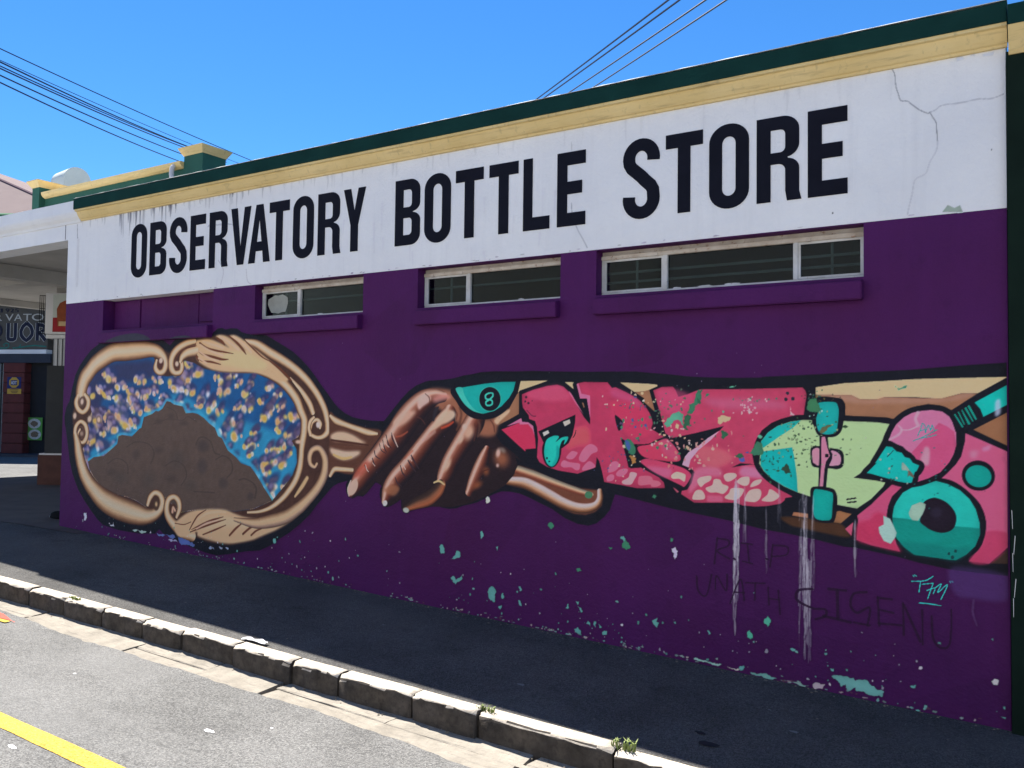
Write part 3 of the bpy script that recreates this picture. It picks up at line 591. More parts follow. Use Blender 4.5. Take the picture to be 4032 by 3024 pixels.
def run_ops():
    R=R_
    LAB(1)
    P("-8812,1539 -8782,1639 -8728,1706 -8679,1859 -8639,1971 -8565,2069 -8478,2146 -8371,2228 -8242,2283 -8157,2312 -8030,2352 -7884,2385 -7729,2398 -7576,2385 -7455,2349 -7374,2309 -7218,2291 -7101,2232 -7019,2289 -6955,2317 -6845,2336 -6735,2332 -6627,2307 -6503,2302 -6487,2328 -6427,2363 -6367,2366 -6315,2349 -6247,2358 -6163,2351 -6104,2318 -6029,2298 -5907,2294 -5787,2277 -5683,2229 -5565,2176 -5457,2124 -5357,2056 -5274,1991 -5199,1920 -5124,1841 -5058,1777 -5022,1741 -4971,1689 -4921,1648 -4850,1607 -4767,1577 -4672,1561 -4566,1552 -4442,1550 -4437,1368 -4521,1315 -4597,1213 -4675,1139 -4728,1086 -4856,1055 -4911,1041 -4959,1018 -5001,988 -4993,991 -5070,919 -5153,841 -5223,764 -5338,676 -5455,598 -5574,534 -5686,468 -5813,416 -5995,392 -6207,348 -6362,322 -6500,331 -6717,364 -6941,410 -7119,452 -7185,489 -7244,444 -7489,424 -7818,431 -8076,461 -8173,510 -8297,597 -8412,686 -8518,784 -8579,865 -8641,961 -8694,1090 -8746,1287 -8782,1419 -8802,1459",(17, 19, 30),0,1,0)
    LAB(3)
    P("-4442,1550 -4410,1581 -4348,1646 -4273,1720 -4199,1784 -4126,1827 -4041,1855 -4005,1862 -3873,1867 -3768,1878 -3688,1896 -3603,1906 -3530,1919 -3408,1923 -3246,1919 -3089,1920 -2936,1914 -2689,1907 -2317,1903 -2184,1890 -2054,1878 -1948,1865 -1803,1857 -1643,1852 -1488,1852 -1488,1856 -1337,1861 -1156,1867 -1015,1874 -841,1878 -675,1884 -579,1891 -401,1904 -204,1914 -207,804 -348,805 -476,809 -629,830 -750,854 -958,882 -1017,882 -1170,908 -1322,929 -1471,943 -1641,972 -1680,980 -1841,1000 -2049,1027 -2266,1065 -2451,1095 -2469,1046 -2487,991 -2528,942 -2584,896 -2645,875 -2727,881 -2824,912 -2924,966 -3026,1003 -3118,1037 -3192,1059 -3276,1067 -3341,1064 -3405,1042 -3476,1006 -3547,974 -3614,954 -3671,941 -3728,919 -3797,909 -3873,916 -3915,932 -3986,908 -4082,890 -4161,868 -4192,846 -4235,856 -4252,886 -4256,954 -4293,927 -4356,894 -4394,881 -4420,885 -4446,917 -4470,965 -4468,1020 -4443,1056 -4515,1067 -4553,1030 -4605,977 -4644,950 -4697,952 -4751,928 -4792,936 -4820,970 -4828,1036 -4769,1130 -4599,1278 -4452,1447",(17, 19, 30),0,1,0)
    LAB(1)
    P("-8613,1693 -8608,1825 -8568,1924 -8483,2028 -8376,2104 -8237,2192 -8068,2251 -7879,2283 -7673,2295 -7472,2281 -7323,2252 -7195,2199 -7117,2160 -7025,2211 -6915,2262 -6751,2279 -6434,2302 -6313,2303 -6195,2293 -6043,2242 -5864,2219 -5625,2118 -5392,1982 -5241,1868 -5121,1730 -5047,1621 -5016,1538 -5025,1621 -4947,1580 -4807,1531 -4657,1495 -4486,1483 -4465,1451 -4535,1365 -4632,1262 -4756,1125 -4935,1138 -5018,1093 -5045,1050 -5141,936 -5247,835 -5391,725 -5539,640 -5730,560 -5886,496 -6210,424 -6483,429 -6696,463 -6822,452 -7009,525 -7119,671 -7182,595 -7295,538 -7440,503 -7640,506 -7846,534 -8005,573 -8158,638 -8304,725 -8419,822 -8515,940 -8578,1055 -8612,1159 -8634,1356 -8659,1488 -8664,1580",(66, 44, 38),14.2,1,0)
    LAB(2)
    P("-8426,1798 -8397,1883 -8346,1954 -8261,2024 -8124,2086 -7976,2114 -7818,2104 -7614,2112 -7465,2133 -7337,2136 -7325,2080 -7331,2007 -7280,1951 -7117,1937 -6976,1947 -6887,2023 -6889,2082 -6742,2055 -6615,2005 -6352,1960 -6099,1951 -5895,1947 -5735,1901 -5577,1817 -5460,1725 -5381,1618 -5348,1512 -5350,1448 -5375,1405 -5456,1371 -5394,1304 -5383,1192 -5432,1084 -5513,1000 -5669,856 -5895,771 -6138,732 -6391,738 -6742,697 -6877,670 -7076,775 -7154,818 -7260,848 -7355,800 -7389,683 -7550,740 -7703,767 -7858,777 -8016,793 -8148,862 -8260,933 -8352,1013 -8424,1114 -8463,1216 -8388,1277 -8371,1375 -8385,1440 -8377,1492 -8327,1596",(25, 78, 130),8.9,1,0)
    CMD('glass0')
    P("-8393,1791 -8397,1883 -8314,1973 -8165,2061 -7870,2093 -7613,2099 -7364,2093 -7309,1939 -7455,1910 -7756,1876 -7961,1821 -8064,1758 -8168,1694 -8142,1597 -8050,1471 -8152,1367 -8254,1236 -8438,1165 -8432,1263 -8349,1583",(48, 46, 78),46.1,0.85,1)
    P("-7483,1443 -7477,1541 -7293,1580 -7192,1695 -7060,1708 -6872,1666 -6842,1596 -6642,1562 -6597,1539 -6436,1462 -6241,1266 -6104,1176 -5948,1137 -5742,928 -5661,857 -5440,1084 -5384,1214 -5449,1372 -5760,1473 -6002,1525 -6168,1556 -6428,1697 -6601,1638 -6876,1755 -7252,1738 -7441,1603 -7635,1477 -7939,1371 -8360,1168 -8378,1089 -8098,1151 -7872,1278",(45, 140, 178),34.8,0.8,1)
    CMD('clouds')
    S("-8357,1103,41 -8184,1154,41 -8016,1217,43 -7883,1291,50 -7835,1373,41 -7630,1378,45 -7523,1442,62 -7494,1479,72 -7449,1560,59 -7294,1604,46 -7180,1647,51 -7116,1711,44 -7002,1684,43 -6872,1660,52 -6815,1602,50 -6670,1597,49 -6508,1518,58 -6419,1473,64 -6365,1394,67 -6242,1278,61 -6105,1204,50 -5940,1143,51 -5841,1059,49 -5759,965,42 -5670,867,35",(52, 150, 188),0.9,0.8)
    P("-8367,1083 -8270,1132 -8184,1142 -8098,1151 -8015,1198 -7933,1245 -7882,1278 -7865,1354 -7803,1368 -7649,1356 -7532,1435 -7503,1443 -7468,1547 -7341,1579 -7285,1610 -7246,1604 -7189,1629 -7126,1702 -7069,1696 -7021,1672 -6890,1654 -6842,1590 -6742,1596 -6670,1585 -6588,1551 -6507,1500 -6428,1462 -6382,1388 -6330,1372 -6250,1266 -6139,1208 -6071,1157 -5948,1132 -5865,1058 -5774,959 -5669,856 -5895,771 -6138,732 -6391,738 -6742,697 -6877,670 -7076,775 -7154,818 -7260,848 -7355,800 -7389,683 -7550,740 -7703,767 -7858,777 -8016,793 -8148,862 -8260,933 -8341,1013",(80, 67, 62),3,1,0)
    B(-6943,1156,(203.2,6.5,7.6,-153.7),(64, 58, 56),1,0.55)
    B(-6751,929,(179.9,3.8,9.5,-93.1),(64, 58, 56),1,0.55)
    B(-7362,958,(155.9,6.0,7.6,-133.3),(64, 58, 56),1,0.55)
    B(-7814,948,(206.3,4.8,9.9,-99.8),(64, 58, 56),1,0.55)
    B(-7241,1507,(86.6,1.9,1.2,-42.4),(60, 52, 51),0.9,0.6)
    B(-7053,1558,(75.1,2.3,0.8,-53.9),(60, 52, 51),0.9,0.6)
    B(-6865,1495,(100.7,1.5,1.5,-35.4),(60, 52, 51),0.9,0.6)
    B(-7229,1235,(124.7,2.4,3.9,-54.3),(60, 52, 51),0.9,0.6)
    B(-7571,1182,(90.1,3.4,3.1,-73.9),(60, 52, 51),0.9,0.6)
    B(-7962,991,(126.1,2.8,5.7,-56.7),(60, 52, 51),0.9,0.6)
    B(-7028,974,(130.7,2.8,6.4,-65.3),(60, 52, 51),0.9,0.6)
    S("-7726,1251,12 -7576,1305,11 -7377,1286,12 -7295,1203,17 -7340,1104,16",(62, 53, 51),0.6,0.6)
    S("-8030,1077,12 -7875,1134,11 -7718,1089,15 -7693,991,18",(62, 53, 51),0.6,0.6)
    S("-7128,1089,12 -6989,1142,11 -6849,1100,13 -6809,1008,16 -6878,922,14",(60, 51, 50),0.6,0.6)
    S("-6408,1176,12 -6307,1213,11 -6204,1172,15 -6184,1083,16 -6249,1023,14",(58, 50, 49),0.6,0.6)
    S("-7114,1647,9 -6999,1606,10 -6959,1535,12",(62, 53, 51),0.6,0.6)
    B(-6589,1111,(96.9,4.1,4.0,-103.9),(52, 48, 52),0.7,0.5)
    B(-6298,970,(93.1,2.5,4.8,-67.8),(52, 48, 52),0.7,0.5)
    B(-6587,1296,(114.6,3.2,3.3,-81.0),(52, 48, 52),0.7,0.5)
    B(-5939,873,(64.4,1.7,3.8,-49.5),(52, 48, 52),0.7,0.5)
    S("-6685,1305,18 -6643,1364,15 -6564,1372,13 -6475,1328,16 -6428,1243,16 -6358,1223,13",(60, 52, 50),0.6,0.6)
    S("-6090,1009,14 -6017,1023,13 -5919,995,15 -5869,943,19 -5882,865,19",(56, 48, 48),0.6,0.6)
    S("-6695,874,12 -6536,877,11 -6414,878,11",(56, 48, 48),0.6,0.6)
    S("-7318,1482,10 -7099,1533,10 -6885,1524,10 -6813,1560,9 -6685,1515,10",(66, 56, 54),0.6,0.6)
    CMD('endglass')
    LAB(1)
    T("-8530,1739,169 -8523,1818,183 -8478,1923,193 -8403,1994,185 -8297,2076,183 -8137,2147,187 -7979,2191,182 -7771,2197,184 -7568,2201,169 -7389,2198,135 -7271,2173,120 -7191,2120,103 -7160,2052,95 -7186,1992,74 -7252,1978,59 -7307,2019,73 -7296,2079,48",'frame',1)
    B(-7237,2066,(67.1,-11.8,-7.4,-66.0),(70, 42, 38),0.5,1)
    B(-7230,2090,(40.2,-6.7,-4.5,-37.2),(208, 192, 178),0.7,1)
    T("-8587,1739,66 -8607,1686,85 -8569,1621,73 -8483,1588,56 -8407,1635,78 -8394,1706,80 -8447,1759,54",'frame',1)
    B(-8499,1693,(78.7,-7.0,-3.9,-71.9),(80, 58, 50),0.4,1)
    B(-8503,1696,(42.7,-4.7,-2.1,-49.0),(190, 172, 160),0.8,1)
    B(-8628,1548,(62.7,-6.1,-2.5,-62.5),(80, 60, 52),0.7,1)
    B(-8362,1518,(67.9,-15.9,-6.2,-64.2),(80, 60, 52),0.7,1)
    B(-8203,1513,(59.7,3.0,0.8,-57.9),(80, 60, 52),0.7,1)
    B(-8625,1548,(43.3,-4.8,-1.7,-49.4),(222, 200, 182),0.9,1)
    B(-8362,1519,(50.4,-12.4,-4.6,-50.0),(222, 200, 182),0.9,1)
    B(-8203,1513,(45.6,2.2,0.6,-43.7),(222, 200, 182),0.9,1)
    T("-8590,1272,67 -8611,1350,68 -8599,1436,66 -8522,1490,47 -8436,1458,66 -8405,1387,83 -8423,1309,74 -8483,1275,39 -8546,1306,42 -8566,1364,45 -8529,1404,34",'frame',1)
    B(-8493,1366,(56.1,2.4,1.2,-45.7),(140, 118, 104),0.9,1)
    S("-8576,1325,25 -8573,1384,23 -8525,1437,16 -8462,1419,20 -8438,1373,27 -8457,1327,19 -8502,1320,12",(84, 60, 52),0.5,1)
    T("-8600,1350,65 -8560,1253,120 -8533,1162,141 -8488,1059,157 -8427,958,167 -8344,871,174 -8242,799,188 -8119,730,216 -7947,674,231 -7748,637,227 -7544,611,201 -7375,602,145 -7251,632,113 -7167,692,93 -7151,758,90 -7192,816,70 -7269,829,58 -7335,783,68 -7366,721,54",'frame',1)
    B(-7240,720,(57.5,3.2,3.7,-72.0),(70, 50, 42),0.4,1)
    B(-7240,723,(30.7,1.6,2.0,-37.2),(180, 155, 118),0.9,1)
    T("-6930,631,43 -6896,704,68 -6913,773,75 -6979,808,57 -7053,782,70 -7083,715,84 -7070,639,90 -7011,578,99 -6926,531,113 -6824,492,127 -6714,472,110",'frame',1)
    B(-6984,698,(57.5,2.5,3.9,-59.0),(72, 44, 36),0.5,1)
    S("-6997,667,36 -6989,709,27 -6960,682,29",(175, 145, 125),0.8,1)
    P("-6955,564 -6848,637 -6741,685 -6608,712 -6391,735 -6255,735 -6137,710 -6013,691 -5852,686 -5657,717 -5505,760 -5392,736 -5577,626 -5768,551 -5934,492 -6211,441 -6449,448 -6625,474 -6644,507 -6867,442 -6952,494",(190, 162, 130),13.7,1,1)
    P("-6431,650 -6253,674 -6053,666 -5891,661 -5733,668 -5889,601 -6133,593 -6343,577 -6514,540 -6602,556",(212, 192, 160),24.5,0.8,1)
    S("-6743,522,11 -6684,602,16 -6624,664,15 -6521,717,7",(88, 48, 36),0.7,1)
    S("-6717,524,6 -6559,588,18 -6431,632,20 -6287,671,7",(88, 48, 36),0.7,1)
    S("-6734,500,10 -6558,560,18 -6387,613,17 -6252,651,6",(88, 48, 36),0.7,1)
    S("-6955,564,9 -6827,562,9 -6728,593,8",(88, 48, 36),0.7,1)
    S("-6556,491,12 -6384,551,16 -6250,601,8",(88, 48, 36),0.7,1)
    S("-6197,515,20 -6116,583,22 -6036,634,9",(88, 48, 36),0.7,1)
    S("-6024,541,21 -5929,604,20 -5819,640,8",(88, 48, 36),0.7,1)
    S("-5919,539,18 -5857,582,17 -5794,603,8",(88, 48, 36),0.7,1)
    S("-6631,623,16 -6511,684,23 -6348,712,25 -6254,713,11",(226, 202, 170),0.8,0.8)
    S("-6646,536,15 -6507,598,18 -6345,639,11",(210, 182, 165),0.8,0.8)
    T("-6136,660,34 -5891,645,82 -5694,676,108 -5504,728,110 -5357,807,103 -5249,888,90 -5143,988,84 -5081,1079,84 -5055,1174,81 -5072,1256,68 -5131,1317,55 -5203,1304,52 -5237,1251,57 -5228,1188,44 -5180,1161,29 -5156,1185,28",'frame2',1)
    T("-5966,733,25 -5815,752,33 -5675,799,46 -5554,874,58 -5466,954,64 -5394,1043,68 -5352,1135,72 -5336,1226,68 -5331,1306,68 -5322,1375,81 -5309,1439,81 -5304,1524,85 -5313,1566,81 -5352,1629,83 -5399,1715,87 -5477,1795,86 -5578,1872,91 -5697,1939,106 -5817,1990,128 -5939,2037,140",'frame',1)
    B(-5373,1363,(52.1,0.8,1.4,-26.6),(205, 180, 165),0.9,1)
    S("-5397,905,19 -5361,944,32 -5311,1000,40 -5261,1066,36",(200, 172, 130),0.8,1)
    T("-6043,2236,40 -5904,2203,75 -5742,2126,87 -5584,2057,84 -5430,1978,79 -5300,1890,76 -5195,1794,70 -5120,1704,69 -5071,1621,68 -5044,1538,66 -5040,1517,67 -5042,1455,64 -5091,1415,47 -5155,1405,39 -5221,1425,38 -5251,1461,36",'frame',1)
    T("-5480,1898,22 -5387,1821,50 -5311,1752,59 -5250,1683,63 -5215,1620,58",'frame',1)
    T("-5237,1483,42 -5216,1530,41 -5159,1552,35 -5122,1521,41 -5125,1490,29",'frame',1)
    T("-5236,1435,43 -5252,1482,44 -5238,1535,41 -5203,1567,31",'frame',1)
    B(-5147,1510,(33.1,1.1,0.5,-36.7),(225, 215, 215),0.7,1)
    S("-5511,1909,17 -5433,1838,10 -5356,1763,11 -5294,1672,10 -5262,1598,7",(48, 34, 30),0.5,1)
    P("-6723,2255 -6643,2270 -6511,2265 -6344,2213 -6241,2169 -6189,2134 -6327,2224 -6442,2285 -6425,2302 -6347,2299 -6244,2261 -6107,2176 -6023,2129 -6142,2217 -6262,2284 -6195,2293 -6110,2261 -5943,2171 -5740,2055 -5581,1953 -5502,1887 -5617,1872 -5815,1935 -6017,1960 -6267,1965 -6483,1991 -6653,2053 -6708,2101 -6730,2184",(192, 164, 130),13.8,1,1)
    P("-6307,2137 -6106,2148 -5941,2104 -5778,2034 -5816,1979 -6018,1983 -6227,2015 -6372,2047",(222, 204, 158),27.2,0.85,1)
    S("-6669,2241,17 -6569,2191,21 -6446,2164,20 -6307,2143,15 -6205,2128,6",(92, 52, 36),0.7,1)
    S("-6712,2184,14 -6620,2134,21 -6487,2107,26 -6356,2081,23 -6271,2079,8",(92, 52, 36),0.7,1)
    S("-6709,2125,15 -6636,2076,16 -6503,2061,19 -6372,2035,9",(92, 52, 36),0.7,1)
    S("-6433,2279,16 -6362,2242,26 -6327,2212,14",(92, 52, 36),0.7,1)
    S("-6262,2284,14 -6159,2223,22 -6082,2159,23 -6039,2118,9",(92, 52, 36),0.7,1)
    S("-6060,2243,13 -5943,2160,15 -5836,2090,13 -5755,2055,7",(92, 52, 36),0.7,1)
    S("-5748,2055,8 -5621,1987,24 -5511,1909,24 -5464,1876,12",(92, 52, 36),0.7,1)
    S("-6724,2267,14 -6730,2196,18 -6718,2125,17 -6680,2077,15",(92, 52, 36),0.7,1)
    S("-6625,2251,24 -6509,2224,29 -6343,2184,23",(222, 196, 170),0.9,0.85)
    S("-6659,2223,19 -6533,2167,22 -6341,2115,21",(222, 196, 170),0.9,0.85)
    S("-6693,2171,16 -6530,2097,22 -6399,2070,12",(222, 196, 170),0.9,0.85)
    S("-6681,2101,19 -6564,2051,22",(222, 196, 170),0.9,0.85)
    S("-6399,2289,22 -6277,2239,27 -6140,2161,27",(222, 196, 170),0.9,0.85)
    S("-6211,2282,21 -6075,2209,25 -5974,2133,26",(222, 196, 170),0.9,0.85)
    T("-6750,2256,55 -6859,2242,70 -6968,2204,77 -7041,2152,87 -7076,2086,89 -7068,2014,86 -7015,1971,56 -6940,1976,59 -6915,2023,69 -6926,2083,55",'frame',1)
    T("-6747,2173,110 -6837,2158,97 -6910,2124,76 -6936,2083,52",'frame',1)
    S("-6731,2214,11 -6839,2200,11 -6930,2173,13 -6993,2120,13 -7018,2061,15 -7007,2013,14 -6960,2006,12 -6953,2060,11",(84, 48, 38),0.5,1)
    B(-6990,2054,(39.2,1.6,-0.9,-37.2),(210, 192, 175),0.8,1)
    P("-5021,1611 -4947,1573 -4807,1528 -4657,1494 -4499,1481 -4465,1451 -4535,1365 -4632,1262 -4756,1125 -4935,1133 -5018,1098 -5019,1403",(82, 52, 42),7.1,1,1)
    T("-5006,1580,34 -4946,1544,60 -4841,1515,50 -4724,1486,52 -4603,1458,56 -4517,1450,30",'frame',1)
    P("-5009,1414 -4950,1449 -4860,1454 -4764,1432 -4682,1396 -4618,1370 -4701,1368 -4837,1381 -4955,1384",(214, 188, 162),18.9,1,1)
    P("-5010,1321 -4940,1312 -4835,1299 -4679,1304 -4732,1263 -4834,1234 -4924,1246 -4988,1280",(216, 194, 172),19,1,1)
    S("-4966,1270,21 -4868,1243,26 -4773,1257,20",(205, 175, 110),0.9,0.8)
    T("-4997,1104,37 -4956,1152,49 -4880,1156,46 -4770,1155,41",'frame',1)
    S("-4998,1388,16 -4803,1373,20 -4601,1358,15",(70, 42, 34),0.7,1)
    S("-4989,1342,10 -4802,1337,15 -4627,1337,10",(88, 56, 44),0.7,1)
    LAB(3)
    P("-3195,1255 -3080,1229 -2952,1182 -2827,1149 -2705,1121 -2563,1116 -2539,1084 -2548,1016 -2594,971 -2665,945 -2752,947 -2850,975 -2950,1021 -3052,1063 -3156,1096 -3298,1116 -3241,1186",(104, 62, 48),5.6,1,0)
    T("-3205,1223,68 -3079,1193,68 -2952,1158,63 -2827,1125,55 -2705,1096,48 -2628,1083,39",'handle',1)
    T("-3288,1143,63 -3156,1136,86 -3052,1102,92 -2950,1060,91 -2850,1018,85 -2752,992,78 -2665,990,72 -2595,1013,59 -2564,1057,50 -2563,1108,42",'handle2',1)
    B(-2645,1080,(30.9,0.3,1.8,-25.4),(62, 112, 84),0.1,1)
    LAB(4)
    P("-4472,1451 -4377,1537 -4284,1627 -4191,1701 -4100,1764 -4009,1792 -3920,1801 -3790,1786 -3766,1753 -3713,1687 -3655,1632 -3569,1591 -3458,1578 -3376,1602 -3285,1652 -3274,1634 -3295,1594 -3375,1534 -3396,1465 -3346,1407 -3238,1338 -3163,1278 -3227,1312 -3205,1254 -3246,1177 -3309,1111 -3379,1071 -3476,1020 -3614,963 -3671,948 -3785,922 -3873,921 -3986,913 -4161,873 -4192,849 -4235,858 -4250,954 -4293,932 -4356,899 -4413,885 -4440,918 -4460,966 -4449,1041 -4515,1077 -4566,1024 -4618,972 -4657,954 -4697,957 -4751,933 -4792,941 -4813,986 -4768,1079 -4762,1115 -4696,1179 -4599,1278 -4535,1365 -4452,1447",(34, 24, 30),2.1,1,0)
    P("-4009,1792 -3920,1804 -3790,1786 -3766,1753 -3713,1687 -3655,1632 -3569,1586 -3458,1576 -3376,1602 -3285,1652 -3274,1634 -3295,1594 -3375,1534 -3401,1465 -3511,1453 -3681,1519 -3917,1658 -4038,1725",(138, 90, 70),20.5,1,1)
    T("-4765,973,71 -4700,1047,141 -4596,1163,167 -4493,1257,181 -4405,1344,193 -4311,1440,206 -4232,1539,211 -4146,1628,198 -4050,1701,171 -3948,1739,117 -3871,1739,76",'finger',1)
    T("-4414,929,66 -4365,1025,141 -4304,1107,150 -4211,1189,155 -4115,1290,151 -4020,1398,142 -3926,1496,139 -3844,1564,145 -3810,1621,112",'finger',1)
    T("-3865,1119,93 -3831,1172,138 -3792,1254,143 -3735,1340,145 -3651,1455,154 -3580,1558,160 -3552,1605,107",'finger',1)
    T("-4217,883,44 -4113,929,93 -3993,975,118 -3911,1036,113 -3876,1081,91",'finger2',1)
    T("-3616,1048,69 -3572,1134,101 -3535,1209,107 -3497,1293,91 -3471,1358,53",'finger',1)
    B(-3344,1298,(95.8,43.9,32.9,-96.2),(140, 84, 60),0.9,0.9)
    B(-3372,1338,(29.4,-9.6,-3.4,-49.5),(200, 170, 160),0.8,0.85)
    B(-3376,1247,(21.7,0.4,0.9,-22.6),(200, 172, 165),0.9,0.8)
    B(-3334,1358,(37.5,-20.4,-25.0,-21.4),(130, 120, 112),0.9,0.7)
    B(-3474,1202,(49.6,0.9,2.2,-54.8),(150, 84, 52),1,0.7)
    B(-3549,1098,(63.3,32.8,47.6,-29.9),(150, 84, 52),1,0.7)
    S("-3432,1368,11 -3437,1304,16 -3442,1263,11",(40, 22, 24),0.6,1)
    S("-3512,1173,8 -3496,1201,10 -3446,1217,7",(70, 34, 28),0.6,0.8)
    P("-4111,1701 -4087,1739 -4027,1768 -3984,1730 -4002,1701 -4061,1667 -4098,1643",(224, 200, 192),10.8,0.85,1)
    P("-4345,1547 -4264,1607 -4171,1632 -4122,1628 -4188,1559 -4262,1519 -4332,1518",(206, 176, 158),17.7,0.7,1)
    P("-3966,1734 -3860,1763 -3789,1734 -3859,1715 -3947,1696",(196, 140, 135),17,0.7,1)
    P("-3927,1572 -3881,1620 -3822,1640 -3764,1631 -3757,1593 -3809,1555 -3879,1530 -3943,1496 -3997,1485 -3944,1534",(212, 190, 166),14.8,0.85,1)
    S("-4116,1367,21 -4032,1417,31 -3943,1477,31",(186, 152, 142),0.9,0.55)
    B(-3629,1478,(65.9,-26.4,-13.1,-85.8),(210, 178, 154),0.9,0.8)
    B(-3670,1519,(34.2,0.6,0.6,-32.6),(220, 200, 190),0.9,0.7)
    P("-3408,1569 -3354,1607 -3296,1643 -3282,1648 -3290,1621 -3354,1570 -3380,1543",(200, 178, 150),11.9,0.9,1)
    S("-3718,1659,17 -3700,1612,23 -3716,1542,28 -3738,1495,22",(86, 54, 44),0.9,0.8)
    S("-3552,1568,16 -3534,1522,28 -3550,1452,22",(92, 60, 50),0.9,0.7)
    S("-3957,1562,18 -3940,1629,35 -3911,1663,11",(40, 36, 44),0.8,1)
    B(-3820,1234,(37.3,-40.6,-12.4,-74.1),(206, 184, 162),0.9,0.75)
    B(-3702,1425,(31.4,-28.1,-11.1,-51.5),(206, 184, 162),0.9,0.75)
    B(-4242,1168,(37.5,0.6,1.7,-29.2),(170, 130, 110),1,0.5)
    B(-4347,1075,(38.1,0.7,1.9,-29.4),(170, 130, 110),1,0.5)
    S("-3878,1506,19 -3820,1526,24 -3774,1551,20",(168, 66, 44),0.9,0.9)
    S("-4317,1430,15 -4261,1441,20 -4205,1471,16",(166, 82, 62),1,0.7)
    P("-4742,1126 -4690,1184 -4604,1238 -4577,1199 -4648,1120 -4728,1091",(150, 70, 56),18.5,0.8,1)
    S("-4362,1458,10 -4349,1409,13 -4296,1347,6",(52, 38, 46),0.6,1)
    S("-4417,1442,8 -4393,1374,11 -4360,1340,6",(52, 38, 46),0.6,1)
    S("-4451,1402,6 -4430,1338,11 -4410,1309,6",(52, 38, 46),0.6,1)
    S("-4483,1371,6 -4462,1322,8 -4416,1299,6",(52, 38, 46),0.6,1)
    S("-4534,1315,9 -4520,1276,11 -4474,1252,6",(52, 38, 46),0.6,1)
    S("-4552,1255,9 -4538,1220,11 -4521,1196,6",(52, 38, 46),0.6,1)
    S("-4633,1201,6 -4603,1162,11 -4582,1143,6",(52, 38, 46),0.6,1)
    S("-4164,1293,9 -4139,1255,15 -4088,1194,6",(52, 38, 46),0.6,1)
    S("-4194,1253,9 -4162,1215,17 -4118,1169,6",(52, 38, 46),0.6,1)
    S("-4268,1211,7 -4248,1158,12 -4210,1121,6",(52, 38, 46),0.6,1)
    S("-4317,1116,7 -4297,1078,10 -4252,1051,6",(52, 38, 46),0.6,1)
    S("-4349,1449,6 -4323,1395,10 -4297,1352,6",(215, 195, 185),0.6,0.9)
    S("-4439,1417,6 -4412,1368,8 -4386,1349,6",(215, 195, 185),0.6,0.9)
    S("-4470,1377,6 -4443,1338,8",(215, 195, 185),0.6,0.9)
    S("-4195,1282,8 -4157,1250,8",(215, 195, 185),0.6,0.9)
    S("-4246,1222,7 -4218,1184,8",(215, 195, 185),0.6,0.9)
    S("-4624,1207,7 -4609,1167,8 -4589,1148,6",(215, 195, 185),0.6,0.9)
    S("-4551,1220,6 -4524,1196,6",(215, 195, 185),0.6,0.9)
    S("-4121,1589,10 -4072,1570,14 -4034,1532,11",(78, 44, 38),0.9,0.7)
    S("-4039,1763,11 -4002,1735,17 -3995,1696,10",(78, 44, 38),0.9,0.7)
    S("-3764,1650,13 -3740,1612,17 -3745,1574,12",(78, 44, 38),0.9,0.7)
    S("-3579,1539,11 -3567,1484,19 -3583,1419,13",(78, 44, 38),0.9,0.7)
    S("-3441,1569,10 -3413,1533,16 -3407,1487,11",(78, 44, 38),0.9,0.7)
    S("-4533,1275,17 -4438,1378,23 -4344,1469,17",(206, 172, 152),0.9,0.55)
    S("-4256,1226,13 -4165,1317,19 -4068,1412,13",(200, 166, 150),0.9,0.55)
    S("-3849,1214,17 -3810,1291,20 -3776,1363,14",(206, 182, 162),0.9,0.5)
    S("-4696,1148,23 -4624,1212,23",(160, 78, 60),1,0.7)
    S("-4226,1266,16 -4152,1327,21",(150, 76, 56),1,0.6)
    B(-4752,1014,(49.3,-36.2,-12.1,-72.3),(205, 176, 160),0.25,1)
    S("-4792,946,9 -4807,1001,8 -4775,1069,9",(224, 205, 195),0.5,1)
    B(-4415,912,(26.6,-5.5,-1.9,-27.0),(196, 196, 196),0.35,1)
    B(-4205,872,(36.1,-7.5,-5.1,-23.9),(150, 156, 152),0.4,1)
    S("-3942,1096,12 -3894,1110,16 -3847,1087,13",(178, 160, 120),0.6,1)
    P("-4429,1007 -4379,1049 -4309,1058 -4270,1031 -4313,979 -4358,977",(140, 92, 66),15.6,0.8,1)
    LAB(3)
    P("-3793,1798 -3742,1697 -3683,1631 -3597,1583 -3491,1575 -3403,1590 -3322,1632 -3254,1702 -3210,1774 -3190,1848 -3245,1853 -3517,1836",(17, 19, 30),0,1,1)
    P("-3755,1800 -3686,1809 -3489,1835 -3353,1845 -3232,1845 -3250,1783 -3286,1729 -3350,1670 -3415,1636 -3502,1616 -3592,1634 -3667,1680 -3719,1739",(18, 150, 145),0,1,0)
    P("-3755,1800 -3698,1807 -3674,1753 -3627,1688 -3570,1641 -3502,1616 -3592,1634 -3667,1680 -3719,1739",(58, 172, 160),2.1,1,1)
    B(-3450,1723,(97.9,1.5,-0.0,-90.8),(58, 172, 160),0.03,1)
    B(-3450,1723,(92.4,1.4,-0.0,-86.2),(17, 19, 30),0.03,1)
    S("-3454,1718,12 -3482,1725,13 -3488,1748,14 -3461,1764,12 -3428,1764,12 -3425,1743,14 -3454,1718,13 -3482,1702,14 -3479,1681,13 -3454,1675,12 -3429,1688,14 -3432,1711,13 -3457,1720,12",(58, 172, 160),0.2,1)
    P("-3190,1849 -2968,1851 -3062,1822 -3165,1792 -3197,1783 -3212,1765",(222, 202, 160),0,1,0)
    P("-3220,1756 -3203,1772 -3202,1617 -3295,1571 -3375,1536 -3405,1574 -3285,1652",(140, 100, 76),0,1,0)
    P("-3403,1570 -3354,1607 -3282,1648 -3290,1621 -3354,1570 -3380,1543",(200, 178, 150),9.9,0.9,1)
